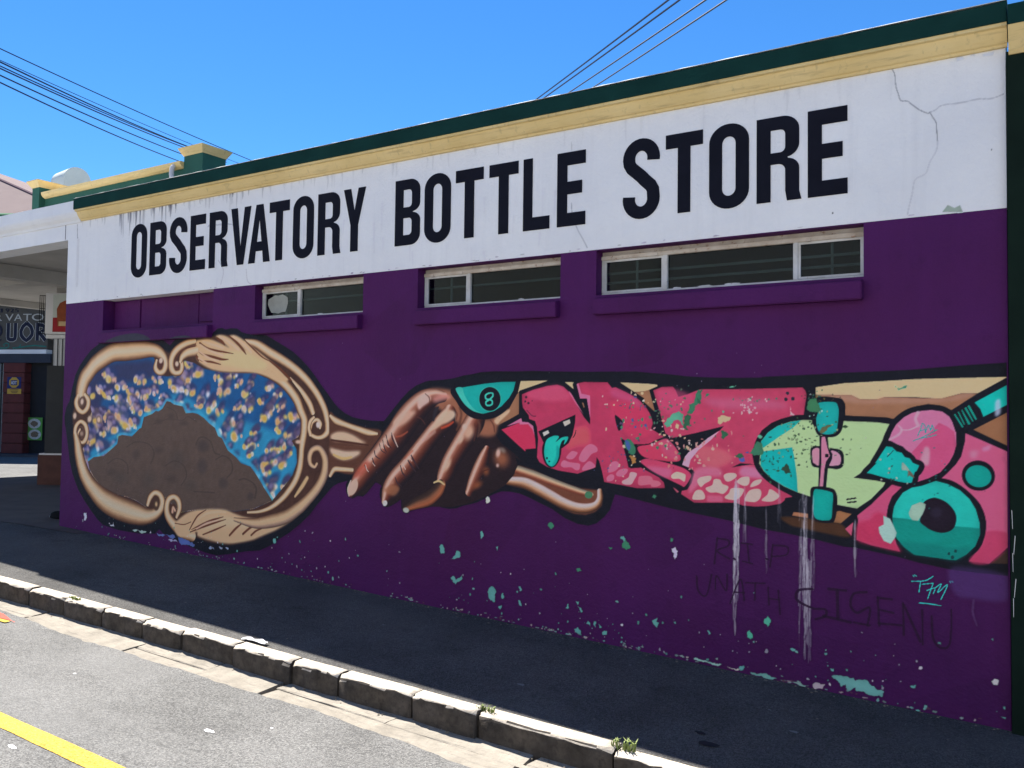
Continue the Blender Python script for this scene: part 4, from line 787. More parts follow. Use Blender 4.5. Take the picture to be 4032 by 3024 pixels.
    P("-2835,1839 -2765,1836 -2776,1824 -2767,1790",(222, 202, 160),0,1,0)
    P("-2702,1699 -2692,1697 -2682,1669 -2687,1662",(140, 100, 76),0,1,0)
    P("-2421,1832 -2222,1821 -2161,1815 -2158,1805 -2214,1783 -2220,1774 -2249,1773 -2316,1768",(222, 202, 160),0,1,0)
    P("-2316,1768 -2249,1774 -2215,1783 -2173,1639 -2260,1712 -2249,1727",(140, 100, 76),0,1,0)
    B(-2263,1760,(11.1,0.1,-0.0,-10.3),(222, 202, 160),0.1,1)
    P("-1173,1791 -1173,1747 -981,1746 -930,1721 -842,1720 -819,1724 -802,1733 -643,1733 -518,1724 -420,1753 -342,1753 -203,1838 -395,1836 -643,1832 -872,1820 -1015,1813",(222, 202, 160),0,1,0)
    P("-1173,1747 -977,1746 -930,1721 -842,1720 -806,1733 -518,1725 -417,1753 -342,1753 -466,1663 -518,1686 -580,1696 -644,1682 -724,1633 -754,1613 -873,1620 -1009,1629 -1012,1695 -1043,1725 -1174,1724",(140, 100, 76),0,1,0)
    P("-1173,1747 -977,1746 -930,1721 -842,1720 -806,1733 -518,1725 -417,1753 -351,1753 -396,1728 -549,1703 -872,1696 -1015,1710",(160, 125, 112),13.5,0.6,1)
    P("-364,1560 -205,1655 -206,1478",(134, 94, 68),0,1,0)
    P("-1307,1038 -1300,1059 -1217,1055 -1217,1029",(150, 102, 76),0,1,0)
    P("-1061,1077 -1037,1086 -969,1078 -1037,1012 -1074,1014",(138, 96, 66),0,1,0)
    P("-1374,1025 -1217,1029 -1156,1012 -1037,1011 -986,939 -1121,949 -1246,968 -1318,981",(64, 42, 30),4.3,1,1)
    P("-209,942 -209,867 -289,860",(52, 38, 34),0,1,0)
    P("-3178,1756 -3087,1787 -2975,1813 -2895,1821 -2845,1807 -2805,1772 -2735,1673 -2686,1600 -2640,1552 -2638,1601 -2664,1725 -2716,1727 -2742,1824 -2732,1830 -2689,1838 -2513,1834 -2480,1796 -2453,1800 -2384,1770 -2316,1737 -2280,1712 -2235,1667 -2208,1626 -2195,1594 -2188,1565 -2201,1532 -2111,1481 -2172,1457 -2211,1432 -2291,1423 -2331,1432 -2413,1464 -2381,1375 -2357,1277 -2339,1271 -2268,1278 -2144,1221 -2110,1190 -2103,1156 -2293,1144 -2424,1161 -2493,1168 -2530,1173 -2550,1252 -2569,1310 -2588,1334 -2595,1267 -2730,1218 -2878,1233 -2968,1255 -3029,1284 -3050,1318 -3042,1442 -3053,1530 -3069,1569 -3116,1582 -3121,1609 -3169,1662 -3177,1707",(168, 54, 88),0,1,0)
    P("-3139,1765 -2985,1804 -2894,1817 -2834,1786 -2794,1725 -2933,1707 -3086,1725",(186, 78, 112),22.6,0.7,1)
    P("-2758,1513 -2661,1528 -2646,1430 -2732,1407 -2805,1383 -2801,1426",(214, 98, 108),21.9,0.8,1)
    P("-2476,1792 -2316,1733 -2270,1667 -2361,1708 -2475,1741",(176, 76, 118),20.9,0.7,1)
    P("-2498,1708 -2270,1667 -2199,1565 -2225,1482 -2359,1479 -2428,1582",(188, 54, 90),20.7,0.6,1)
    P("-2744,1824 -2731,1829 -2707,1759 -2642,1746 -2638,1588 -2665,1728 -2716,1726",(214, 120, 165),0,1,0)
    P("-2805,1772 -2755,1699 -2706,1639 -2691,1622 -2745,1699 -2785,1759",(208, 110, 150),1.8,1,1)
    P("-3042,1497 -2751,1617 -2753,1565 -2771,1479 -2801,1422 -2855,1384 -2880,1402 -3000,1423 -3016,1451",(17, 19, 30),0,1,0)
    S("-2746,1509,6 -2753,1483,8 -2767,1461,6",(17, 19, 30),0.3,1)
    P("-2847,1566 -2795,1584 -2789,1558 -2832,1536",(222, 214, 205),0,1,0)
    P("-3006,1489 -2964,1507 -2953,1488 -2996,1465",(216, 212, 208),0,1,0)
    P("-3008,1390 -2980,1448 -2930,1475 -2880,1468 -2857,1390 -2866,1320 -2895,1269 -2933,1250 -2976,1268 -3003,1320",(17, 19, 30),0,1,1)
    P("-2992,1377 -2975,1439 -2930,1466 -2895,1472 -2876,1461 -2902,1428 -2855,1459 -2806,1465 -2816,1434 -2838,1412 -2831,1443 -2855,1431 -2873,1381 -2878,1324 -2903,1275 -2933,1258 -2968,1277 -2989,1325",(28, 172, 160),0,1,1)
    P("-2894,1402 -2873,1381 -2878,1324 -2903,1275 -2933,1258 -2899,1323",(10, 135, 130),3.7,0.8,1)
    B(-2970,1314,(9.1,0.1,0.3,-9.6),(10, 60, 60),0.2,1)
    B(-2951,1292,(8.0,0.1,0.3,-7.9),(10, 60, 60),0.2,1)
    B(-3144,1736,(10.4,0.1,-0.0,-9.8),(58, 30, 48),0.2,1)
    B(-3151,1705,(9.4,0.1,0.0,-8.9),(58, 30, 48),0.2,1)
    B(-3124,1694,(10.4,0.1,0.0,-9.8),(58, 30, 48),0.2,1)
    B(-3093,1710,(4.7,0.1,0.0,-4.0),(58, 30, 48),0.2,1)
    S("-3137,1644,6 -3095,1607,6 -3064,1603,6",(70, 30, 55),0.6,0.8)
    P("-2819,1322 -2781,1366 -2751,1367 -2732,1355 -2770,1315",(206, 116, 150),0,1,1)
    P("-2722,1317 -2703,1365 -2665,1408 -2627,1420 -2589,1402 -2584,1373 -2626,1354 -2664,1310 -2693,1297",(206, 116, 150),0,1,1)
    P("-2861,1273 -2839,1304 -2790,1293 -2721,1287 -2712,1270 -2721,1244 -2750,1243 -2779,1259 -2838,1256",(206, 116, 150),0,1,1)
    P("-2692,1262 -2650,1303 -2616,1295 -2602,1266 -2687,1241",(206, 116, 150),0,1,1)
    P("-2499,1271 -2476,1305 -2439,1311 -2421,1290 -2430,1269 -2457,1247 -2499,1237",(206, 116, 150),0,1,1)
    P("-2445,1231 -2421,1257 -2384,1267 -2362,1264 -2366,1243 -2397,1217 -2434,1215",(206, 116, 150),0,1,1)
    P("-2402,1183 -2357,1210 -2343,1244 -2312,1245 -2296,1234 -2316,1196 -2338,1166 -2388,1165",(196, 160, 168),0,1,1)
    P("-2285,1206 -2272,1223 -2214,1227 -2192,1218 -2183,1202 -2144,1196 -2131,1177 -2161,1161 -2196,1161 -2205,1173 -2280,1165",(222, 122, 150),0,1,1)
    P("-2512,1203 -2485,1225 -2459,1218 -2466,1188 -2507,1178",(206, 116, 150),0,1,1)
    P("-3347,1504 -3241,1540 -3196,1557 -3192,1545 -3125,1546 -3083,1507 -3067,1450 -3060,1379 -3144,1370 -3144,1354 -3239,1423",(186, 50, 86),0,1,0)
    P("-3305,1528 -3182,1588 -3174,1561 -3126,1560 -3084,1534 -3070,1463 -3089,1512 -3125,1546 -3193,1543 -3196,1557 -3252,1542",(216, 125, 168),0,1,0)
    P("-2457,1615 -2405,1581 -2399,1558 -2409,1532 -2432,1517",(17, 19, 30),0,1,1)
    P("-2457,1624 -2470,1666 -2451,1607",(17, 19, 30),1.8,1,1)
    P("-2413,1464 -2386,1446 -2304,1421 -2291,1402 -2248,1351 -2273,1321 -2262,1280 -2348,1276 -2362,1309",(17, 19, 30),0,1,0)
    S("-2309,1427,6 -2224,1431,6 -2172,1451,6 -2111,1477,6",(17, 19, 30),0.3,1)
    P("-2293,1409 -2211,1430 -2137,1458 -2094,1469 -2068,1450 -2030,1411 -2003,1367 -2008,1331 -2093,1326 -2246,1347",(180, 58, 90),0,1,1)
    P("-2137,1456 -2086,1465 -2034,1410 -2008,1347 -2068,1345 -2115,1384",(168, 76, 108),16.6,0.7,1)
    P("-2273,1321 -2224,1339 -2136,1325 -2029,1302 -1966,1281 -1930,1251 -1936,1223 -1972,1172 -2007,1183 -2179,1255 -2259,1303",(178, 62, 96),0,1,1)
    P("-2223,1290 -2136,1286 -2059,1277 -2076,1224 -2136,1233 -2201,1267",(188, 100, 138),10,0.8,1)
    P("-2061,1237 -2025,1262 -1970,1249 -1966,1229 -1974,1203 -2008,1219 -2050,1217",(206, 190, 176),0,1,1)
    P("-2050,1165 -2024,1150 -2007,1137 -2020,1130 -2032,1142",(150, 70, 90),0,1,0)
    P("-2187,1778 -2126,1800 -2053,1801 -2036,1781 -2015,1737 -1956,1752 -1906,1772 -1869,1784 -1682,1783 -1469,1785 -1488,1786 -1249,1790 -1233,1773 -1227,1754 -1227,1732 -1233,1695 -1242,1626 -1300,1619 -1374,1604 -1430,1580 -1487,1534 -1525,1468 -1541,1414 -1544,1383 -1533,1328 -1537,1330 -1506,1297 -1472,1249 -1411,1211 -1355,1176 -1306,1148 -1348,1138 -1352,1124 -1374,1104 -1449,1085 -1525,1076 -1602,1078 -1645,1092 -1907,1075 -1994,1124 -1990,1144 -1953,1154 -1924,1199 -1907,1264 -1920,1283 -1987,1308 -1966,1357 -1925,1402 -1842,1460 -1762,1520 -1747,1527 -1721,1556 -1900,1510 -2056,1475 -2103,1505 -2121,1574 -2147,1659",(172, 60, 92),0,1,0)
    P("-2161,1769 -2053,1789 -1926,1740 -1947,1668 -2095,1627",(184, 72, 112),23.2,0.6,1)
    P("-1844,1724 -1488,1724 -1337,1694 -1374,1664 -1564,1659 -1762,1669",(172, 92, 126),24.7,0.6,1)
    P("-1903,1280 -1761,1301 -1736,1248 -1842,1243 -1882,1194 -1907,1161 -1944,1135",(184, 112, 142),16.1,0.7,1)
    P("-1825,1126 -1728,1128 -1724,1093 -1825,1087",(186, 100, 132),7.9,0.7,1)
    P("-1602,1312 -1514,1304 -1475,1253 -1540,1250 -1618,1261",(200, 130, 170),12.3,0.8,1)
    P("-1883,1423 -1741,1415 -1661,1360 -1761,1301 -1862,1329",(190, 110, 115),22.3,0.6,1)
    P("-1988,1308 -1970,1360 -1945,1389 -1883,1427 -1822,1480 -1747,1527 -1802,1469 -1883,1403 -1933,1342 -1945,1294",(212, 172, 200),0,1,0)
    P("-1669,1305 -1618,1332 -1533,1330 -1602,1319",(17, 19, 30),0,1,0)
    P("-1866,1175 -1889,1209 -1870,1234 -1805,1247 -1803,1221 -1841,1196",(206, 184, 178),0,1,1)
    P("-1835,1169 -1793,1191 -1781,1226 -1744,1226 -1728,1202 -1690,1184 -1720,1142 -1764,1147 -1809,1145",(206, 184, 178),0,1,1)
    P("-1720,1253 -1693,1269 -1649,1269 -1641,1249 -1681,1220 -1708,1222",(206, 184, 178),0,1,1)
    P("-1637,1218 -1610,1246 -1563,1250 -1571,1206 -1598,1197",(206, 184, 178),0,1,1)
    P("-1921,1101 -1899,1149 -1862,1155 -1839,1125 -1845,1101 -1894,1094",(206, 184, 178),0,1,1)
    P("-1714,1121 -1688,1146 -1669,1178 -1598,1178 -1606,1147 -1641,1110 -1692,1109",(206, 184, 178),0,1,1)
    P("-1637,1218 -1610,1246 -1567,1248 -1561,1222 -1575,1200 -1606,1204",(206, 184, 178),0,1,1)
    P("-1556,1192 -1536,1227 -1491,1241 -1491,1225 -1513,1205",(206, 184, 178),0,1,1)
    P("-1649,1163 -1614,1181 -1598,1162 -1618,1127 -1649,1113",(206, 184, 178),0,1,1)
    P("-1590,1113 -1563,1168 -1510,1183 -1489,1165 -1498,1126 -1525,1104 -1567,1103",(206, 184, 178),0,1,1)
    P("-1487,1119 -1453,1152 -1437,1185 -1387,1156 -1392,1133 -1426,1113 -1468,1111",(206, 184, 178),0,1,1)
    B(-1335,1757,(10.4,0.0,-0.0,-10.5),(36, 36, 52),0.15,1)
    B(-1345,1721,(11.1,0.0,0.0,-12.0),(36, 36, 52),0.15,1)
    B(-1304,1724,(11.8,0.0,-0.0,-12.7),(36, 36, 52),0.15,1)
    R("-1491,1469 -1449,1523 -1393,1562 -1319,1589 -1246,1600 -1022,1597 -842,1592 -775,1583 -787,1540 -816,1486 -873,1367 -931,1301 -966,1276 -843,1265 -799,1257 -811,1233 -874,1161 -948,1103 -1054,1117 -1174,1146 -1278,1176 -1355,1206 -1426,1248 -1475,1291 -1502,1335 -1498,1381 -1489,1427",(17, 19, 30),30.2)
    P("-1491,1469 -1449,1523 -1393,1562 -1319,1589 -1246,1600 -1022,1597 -842,1592 -775,1583 -787,1540 -816,1486 -873,1367 -931,1301 -966,1276 -843,1265 -799,1257 -811,1233 -874,1161 -948,1103 -1054,1117 -1174,1146 -1278,1176 -1355,1206 -1426,1248 -1475,1291 -1502,1335 -1498,1381 -1489,1427",(166, 194, 146),0,1,0)
    P("-1493,1465 -1449,1523 -1393,1562 -1319,1587 -1259,1598 -1300,1556 -1374,1506 -1479,1429",(22, 158, 155),0,1,0)
    P("-1485,1407 -1308,1438 -1296,1381 -1281,1269 -1276,1176 -1355,1208 -1426,1248 -1472,1291 -1493,1324 -1495,1373",(12, 158, 158),0,1,0)
    P("-1195,1595 -1177,1726 -1050,1729 -1019,1710 -1009,1673 -1018,1608 -1031,1542 -1064,1508 -1120,1502 -1163,1516 -1186,1569",(17, 19, 30),0,1,1)
    P("-1159,1700 -1071,1705 -1050,1680 -1046,1644 -1053,1571 -1064,1531 -1103,1518 -1145,1525 -1164,1551 -1171,1606 -1156,1662",(20, 150, 148),0,1,1)
    P("-1204,1417 -1195,1445 -1159,1450 -1085,1440 -1037,1431 -1019,1401 -1022,1343 -1051,1321 -1096,1323 -1160,1324 -1197,1340",(17, 19, 30),0,1,1)
    P("-1192,1425 -1154,1433 -1154,1341 -1181,1348 -1191,1362",(196, 140, 162),0,1,1)
    P("-1089,1424 -1057,1418 -1036,1393 -1039,1350 -1068,1340 -1099,1342 -1081,1388",(204, 150, 176),0,1,1)
    P("-1160,1209 -1116,1212 -1106,1325 -1085,1372 -1080,1406 -1102,1439 -1106,1501 -1153,1514 -1152,1459",(17, 19, 30),0,1,0)
    P("-1140,1504 -1122,1504 -1106,1431 -1095,1395 -1117,1361 -1126,1313 -1133,1217 -1153,1216 -1142,1349 -1143,1459",(202, 132, 162),0,1,0)
    B(-1112,1396,(12.0,-0.0,0.4,-12.4),(17, 19, 30),0.1,1)
    P("-1203,1196 -1163,1216 -1086,1210 -1061,1186 -1054,1135 -1064,1044 -1086,1013 -1146,1012 -1182,1036 -1197,1090",(17, 19, 30),0,1,1)
    P("-1183,1193 -1156,1200 -1093,1189 -1078,1170 -1082,1097 -1089,1035 -1121,1023 -1170,1028 -1188,1061 -1191,1127",(10, 148, 140),0,1,1)
    S("-1003,1151,9 -956,1161,9",(17, 19, 30),0.2,1)
    S("-997,1134,9 -955,1141,9",(17, 19, 30),0.2,1)
    P("-401,1540 -206,1448 -210,952 -295,859 -389,862 -326,958 -308,1076 -334,1167 -399,1237 -517,1295 -449,1370 -422,1415 -403,1497",(190, 88, 128),0,1,0)
    P("-307,1026 -210,1024 -210,952 -295,859 -389,862 -326,958",(166, 52, 88),9.9,0.8,1)
    P("-379,1447 -338,1448 -356,1407 -380,1413",(208, 150, 180),10.1,0.7,1)
    P("-323,1465 -279,1483 -290,1453 -320,1445",(196, 140, 180),6.3,0.7,1)
    P("-947,1064 -844,1157 -874,1132 -765,1248 -712,1240 -765,1182 -785,1128 -792,1074 -766,1006 -743,921 -723,881 -875,904 -952,927 -942,1035",(186, 78, 118),0,1,0)
    P("-947,1017 -881,1047 -854,1084 -808,1080 -775,1005 -743,921 -723,881 -875,904 -952,927",(168, 44, 80),12.3,0.8,1)
    P("-1012,983 -968,1025 -978,946",(180, 80, 110),0,1,0)
    R("-783,1487 -764,1540 -741,1583 -702,1622 -660,1647 -612,1658 -562,1663 -512,1655 -478,1628 -457,1588 -445,1540 -445,1479 -458,1427 -480,1382 -520,1333 -551,1311 -582,1292 -640,1268 -633,1297 -607,1326 -599,1357 -598,1350 -613,1377 -639,1390 -664,1424 -690,1441 -709,1461 -735,1471 -757,1482",(17, 19, 30),29.1)
    P("-783,1487 -764,1540 -741,1583 -702,1622 -660,1647 -612,1658 -562,1663 -512,1655 -478,1628 -457,1588 -445,1540 -445,1479 -458,1427 -480,1382 -520,1333 -551,1311 -582,1292 -640,1268 -633,1297 -607,1326 -599,1357 -598,1350 -613,1377 -639,1390 -664,1424 -690,1441 -709,1461 -735,1471 -757,1482",(204, 122, 164),0,1,0)
    P("-664,1429 -528,1594 -488,1575 -454,1547 -445,1479 -458,1427 -480,1382 -523,1326 -582,1292 -640,1268 -599,1357 -598,1350 -613,1377 -639,1390",(186, 78, 122),0,1,0)
    P("-613,1412 -597,1461 -575,1448 -579,1372 -595,1361 -620,1391",(220, 175, 196),5.3,0.8,1)
    S("-631,1648,19 -644,1613,16 -631,1578,19",(220, 185, 205),0.8,0.8)
    S("-774,1498,14 -728,1527,13 -715,1555,13 -731,1576,7",(220, 180, 205),0.8,0.8)
    S("-715,1552,6 -676,1553,6 -638,1571,7",(222, 190, 210),0.6,0.9)
    S("-633,1522,6 -619,1557,6 -609,1589,6 -597,1572,6 -594,1540,6",(28, 140, 140),0.4,1)
    S("-622,1547,6 -597,1558,6",(28, 140, 140),0.4,1)
    S("-594,1540,6 -581,1579,6 -569,1551,6 -562,1579,6 -550,1552,6 -537,1555,6",(28, 140, 140),0.4,1)
    S("-657,1492,6 -619,1509,6 -581,1530,6 -550,1548,6",(28, 140, 140),0.4,1)
    S("-619,1509,6 -581,1516,6 -541,1528,6",(28, 140, 140),0.4,1)
    R("-794,1458 -764,1456 -741,1432 -715,1426 -699,1402 -674,1396 -658,1372 -626,1359 -639,1328 -649,1322 -664,1263 -690,1260 -732,1266 -874,1303 -897,1305 -843,1365 -853,1361",(17, 19, 30),25.6)
    P("-794,1458 -764,1456 -741,1432 -715,1426 -699,1402 -674,1396 -658,1372 -626,1359 -639,1328 -649,1322 -664,1263 -690,1260 -732,1266 -874,1303 -897,1305 -843,1365 -853,1361",(12, 166, 160),0,1,0)
    P("-712,1373 -696,1360 -677,1333 -671,1313 -690,1329 -713,1331 -716,1345",(140, 150, 140),1.3,0.9,1)
    P("-680,1329 -658,1309 -652,1289 -677,1302 -684,1291",(92, 84, 74),0,1,1)
    S("-787,1402,6 -758,1435,6",(20, 70, 80),0.4,1)
    P("-466,1663 -203,1835 -204,1654 -364,1559 -403,1541 -448,1547 -472,1628",(17, 19, 30),0,1,0)
    P("-357,1704 -203,1798 -204,1694 -316,1628 -330,1670",(12, 166, 158),0,1,0)
    S("-451,1639,8 -415,1575,9",(16, 132, 118),0.2,1)
    S("-434,1653,6 -406,1588,6",(16, 132, 118),0.2,1)
    S("-417,1663,6 -384,1592,12",(16, 132, 118),0.2,1)
    S("-399,1673,11 -366,1606,6",(16, 132, 118),0.2,1)
    S("-384,1683,12 -351,1616,9",(16, 132, 118),0.2,1)
    P("-259,1711 -239,1721 -237,1651 -260,1631 -263,1671",(165, 175, 200),6.2,0.8,1)
    B(-342,1317,(76.4,-12.8,-11.7,-79.1),(17, 19, 30),0.03,1)
    B(-342,1314,(59.6,-11.0,-11.5,-56.9),(8, 140, 132),0.03,1)
    P("-792,1074 -775,1146 -742,1200 -690,1242 -630,1259 -551,1290 -517,1295 -459,1281 -399,1240 -345,1183 -316,1122 -307,1059 -316,992 -341,930 -386,886 -437,860 -523,860 -647,866 -692,892 -743,943 -775,1005",(17, 19, 30),0,1,1)
    P("-763,1076 -755,1126 -742,1155 -710,1206 -665,1236 -614,1249 -545,1279 -490,1266 -429,1235 -384,1191 -355,1139 -337,1067 -337,1007 -359,945 -401,898 -452,862 -523,865 -654,873 -705,910 -743,956 -759,1014",(30, 172, 162),0,1,0)
    P("-764,1066 -691,1064 -628,1057 -460,1042 -336,1040 -337,1007 -359,945 -401,898 -452,862 -523,865 -654,873 -705,910 -743,956 -759,1014",(8, 132, 122),0,1,0)
    P("-727,933 -584,938 -461,926 -383,936 -401,898 -452,862 -523,865 -654,873 -705,910",(6, 112, 106),10.4,0.7,1)
    P("-625,1059 -605,1122 -605,1160 -567,1185 -533,1185 -490,1164 -456,1122 -447,1082 -457,1037 -482,1012 -522,1001 -568,1011 -599,1030",(26, 18, 32),0,1,1)
    B(-543,1109,(40.3,-0.2,2.8,-37.6),(36, 30, 48),0.6,1)
    B(-452,910,(8.5,-0.1,0.8,-9.4),(12, 58, 60),0.15,1)
    B(-484,893,(7.9,-0.1,0.7,-8.8),(12, 58, 60),0.15,1)
    B(-467,876,(9.4,-0.1,0.9,-10.1),(12, 58, 60),0.15,1)
    P("-681,1096 -665,1139 -621,1161 -595,1150 -599,1126 -611,1094 -634,1057 -662,1059 -675,1076",(140, 170, 155),0,1,0)
    P("-835,1008 -808,1024 -810,1073 -775,1058 -759,1024 -742,984 -746,962 -772,920 -808,933 -831,976",(150, 182, 176),0,1,0)
    CMD('muralchips')
    P("-2112,1562 -2086,1599 -2061,1623 -2010,1648 -1980,1628 -1980,1552 -1993,1564 -2010,1588 -2052,1575 -2077,1546 -2095,1542",(82, 150, 126),0,1,0)
    P("-1976,1612 -1955,1628 -1931,1617 -1938,1565 -1963,1548 -1946,1529 -1980,1536",(42, 88, 66),0,1,0)
    P("-1959,1636 -1947,1688 -1910,1701 -1901,1740 -1889,1780 -1856,1784 -1864,1724 -1885,1693 -1909,1677 -1926,1629",(52, 108, 84),0,1,0)
    P("-1893,1732 -1868,1709 -1872,1689 -1889,1701",(42, 88, 66),0,1,0)
    P("-1844,1730 -1831,1756 -1811,1752",(52, 108, 84),0,1,0)
    P("-1745,1532 -1705,1522 -1693,1502 -1721,1474 -1737,1490",(42, 88, 66),0,1,0)
    P("-1564,1394 -1533,1418 -1525,1456 -1502,1461 -1483,1431 -1483,1389 -1525,1384",(52, 108, 84),0,1,0)
    P("-1653,1376 -1603,1385 -1595,1370 -1626,1361",(42, 88, 66),0,1,0)
    P("-1224,1665 -1199,1724 -1166,1724 -1159,1695 -1145,1658 -1163,1643 -1191,1647",(54, 110, 78),0,1,0)
    P("-1564,1394 -1533,1437 -1514,1468 -1487,1457 -1481,1397 -1495,1385",(52, 108, 84),0,1,0)
    P("-1514,1495 -1499,1509 -1483,1499 -1491,1484",(82, 150, 126),0,1,0)
    P("-2386,1441 -2359,1463 -2331,1443 -2311,1410 -2322,1356 -2358,1368 -2381,1408",(52, 108, 84),0,1,0)
    P("-2390,1458 -2368,1454 -2349,1384 -2376,1417",(60, 84, 140),0,1,0)
    P("-2353,1351 -2304,1340 -2303,1308 -2330,1298",(150, 108, 62),0,1,0)
    P("-1626,1361 -1595,1370 -1587,1347 -1618,1346",(66, 84, 150),0,1,0)
    P("-1587,1401 -1568,1405 -1568,1394",(60, 76, 140),0,1,0)
    P("-1758,1607 -1714,1619 -1678,1615 -1690,1588 -1746,1564 -1758,1575",(206, 184, 150),0,1,0)
    P("-2031,1567 -2014,1560 -2018,1531 -2035,1539",(214, 200, 160),0,1,0)
    P("-1156,1536 -1092,1574 -1085,1567 -1142,1522",(88, 92, 66),0,1,0)
    P("-1730,1654 -1714,1646 -1722,1634",(82, 150, 126),0,1,0)
    P("-1702,1795 -1675,1802 -1643,1806 -1667,1793",(82, 150, 126),0,1,0)
    P("-2194,1092 -2178,1111 -2157,1098 -2170,1083",(52, 108, 84),0,1,0)
    P("-751,1800 -727,1781 -685,1800 -698,1780 -730,1770",(60, 120, 100),0,1,0)
    P("-1374,1303 -1344,1341 -1326,1316 -1311,1283 -1344,1278",(40, 62, 50),0,1,0)
    P("-1029,1557 -1016,1572 -995,1565 -1016,1557",(36, 62, 40),0,1,0)
    P("-1033,1495 -1019,1499 -1023,1484",(36, 62, 40),0,1,0)
    P("-1322,1679 -1308,1642 -1293,1627 -1322,1627",(222, 190, 200),0,1,0)
    LAB(5)
    CMD('drips')
    S("-1759,868,13 -1777,711,13",(26, 12, 32),0.45,0.75)
    S("-1759,866,11 -1690,859,13 -1694,825,11 -1759,790,12 -1684,749,13",(26, 12, 32),0.45,0.75)
    S("-1611,852,11 -1543,848,11",(26, 12, 32),0.45,0.75)
    S("-1572,850,13 -1562,737,13",(26, 12, 32),0.45,0.75)
    S("-1601,743,11 -1543,734,11",(26, 12, 32),0.45,0.75)
    S("-1420,859,12 -1437,726,12",(26, 12, 32),0.45,0.75)
    S("-1416,855,11 -1337,852,13 -1342,806,10 -1425,788,11",(26, 12, 32),0.45,0.75)
    S("-1655,752,17 -1648,749,17",(26, 12, 32),0.45,0.75)
    S("-1458,771,17 -1450,768,17",(26, 12, 32),0.45,0.75)
    S("-1890,621,14 -1879,534,14 -1828,511,11 -1794,641,13",(26, 12, 32),0.45,0.75)
    S("-1770,557,11 -1762,637,11 -1703,555,11 -1697,652,13",(26, 12, 32),0.45,0.75)
    S("-1678,481,12 -1615,632,12 -1591,511,13",(26, 12, 32),0.45,0.75)
    S("-1654,551,10 -1591,554,10",(26, 12, 32),0.45,0.75)
    S("-1581,616,11 -1467,625,11",(26, 12, 32),0.45,0.75)
    S("-1524,618,11 -1528,519,11",(26, 12, 32),0.45,0.75)
    S("-1448,603,12 -1443,501,12",(26, 12, 32),0.45,0.75)
    S("-1388,592,12 -1378,454,12",(26, 12, 32),0.45,0.75)
    S("-1443,538,10 -1383,537,10",(26, 12, 32),0.45,0.75)
    S("-1192,624,16 -1273,605,18 -1278,549,20 -1192,514,16 -1122,514,16 -1122,478,17 -1175,453,15",(26, 12, 32),0.45,0.75)
    S("-1104,634,17 -1009,636,17",(26, 12, 32),0.45,0.75)
    S("-1056,630,21 -1052,470,21",(26, 12, 32),0.45,0.75)
    S("-1131,477,19 -984,461,18",(26, 12, 32),0.45,0.75)
    S("-899,640,15 -966,623,15 -984,559,15 -950,519,16 -883,554,14 -895,455,13",(26, 12, 32),0.45,0.75)
    S("-967,463,13 -883,457,13",(26, 12, 32),0.45,0.75)
    S("-841,620,13 -833,464,14",(26, 12, 32),0.45,0.75)
    S("-841,616,14 -767,616,13",(26, 12, 32),0.45,0.75)
    S("-833,551,13 -760,543,12",(26, 12, 32),0.45,0.75)
    S("-837,476,15 -720,480,14",(26, 12, 32),0.45,0.75)
    S("-711,602,13 -708,430,13",(26, 12, 32),0.45,0.75)
    S("-707,593,15 -625,407,17",(26, 12, 32),0.45,0.75)
    S("-616,579,11 -613,392,11",(26, 12, 32),0.45,0.75)
    S("-569,551,11 -562,433,13 -524,388,14 -482,420,11 -473,598,10",(26, 12, 32),0.45,0.75)
    S("-667,726,6 -600,737,6 -561,765,6",(48, 176, 178),0.3,1)
    S("-623,728,6 -631,671,6",(48, 176, 178),0.3,1)
    S("-661,758,6 -655,753,6",(48, 176, 178),0.3,1)
    S("-651,762,6 -643,756,6",(48, 176, 178),0.3,1)
    S("-615,716,6 -561,727,6",(48, 176, 178),0.3,1)
    S("-561,727,6 -588,642,6",(48, 176, 178),0.3,1)
    S("-592,685,6 -553,702,6 -561,671,6",(48, 176, 178),0.3,1)
    S("-553,702,6 -522,727,6 -538,682,6 -492,726,6 -523,646,6",(48, 176, 178),0.3,1)
    S("-630,613,6 -592,615,6 -523,612,6",(48, 176, 178),0.3,1)
    S("-480,746,6 -476,739,6",(48, 176, 178),0.3,1)
    S("-471,749,6 -465,743,6",(48, 176, 178),0.3,1)
    P("-484,807 -400,832 -210,803 -219,679 -364,670 -454,684",(72, 48, 104),15.1,0.55,1)
    S("-368,661,10 -372,594,11 -354,530,8",(84, 62, 104),0.8,0.4)
    P("-3885,622 -3857,643 -3835,608 -3838,577 -3873,583",(84, 140, 138),0,1,0)
    P("-3779,543 -3733,578 -3724,609 -3692,601 -3688,572 -3732,552",(84, 140, 138),0,1,0)
    P("-3519,759 -3501,772 -3493,731 -3511,712",(84, 140, 138),0,1,0)
    P("-3776,407 -3749,423 -3729,392 -3674,438 -3670,416 -3707,385 -3729,362 -3751,377",(84, 140, 138),0,1,0)
    P("-3434,371 -3402,384 -3372,349 -3383,279 -3422,285 -3440,327",(84, 140, 138),0,1,0)
    P("-3328,340 -3314,350 -3305,317 -3322,306",(84, 140, 138),0,1,0)
    P("-3188,406 -3174,413 -3160,386 -3177,375",(84, 140, 138),0,1,0)
    P("-3190,311 -3176,315 -3159,279 -3179,280",(84, 140, 138),0,1,0)
    P("-3356,246 -3327,265 -3337,231",(84, 140, 138),0,1,0)
    P("-3380,670 -3363,675 -3371,642",(84, 140, 138),0,1,0)
    P("-2959,852 -2934,877 -2908,851 -2931,829",(52, 112, 88),0,1,0)
    P("-2398,769 -2376,809 -2350,787 -2338,761 -2368,739 -2394,750",(52, 112, 88),0,1,0)
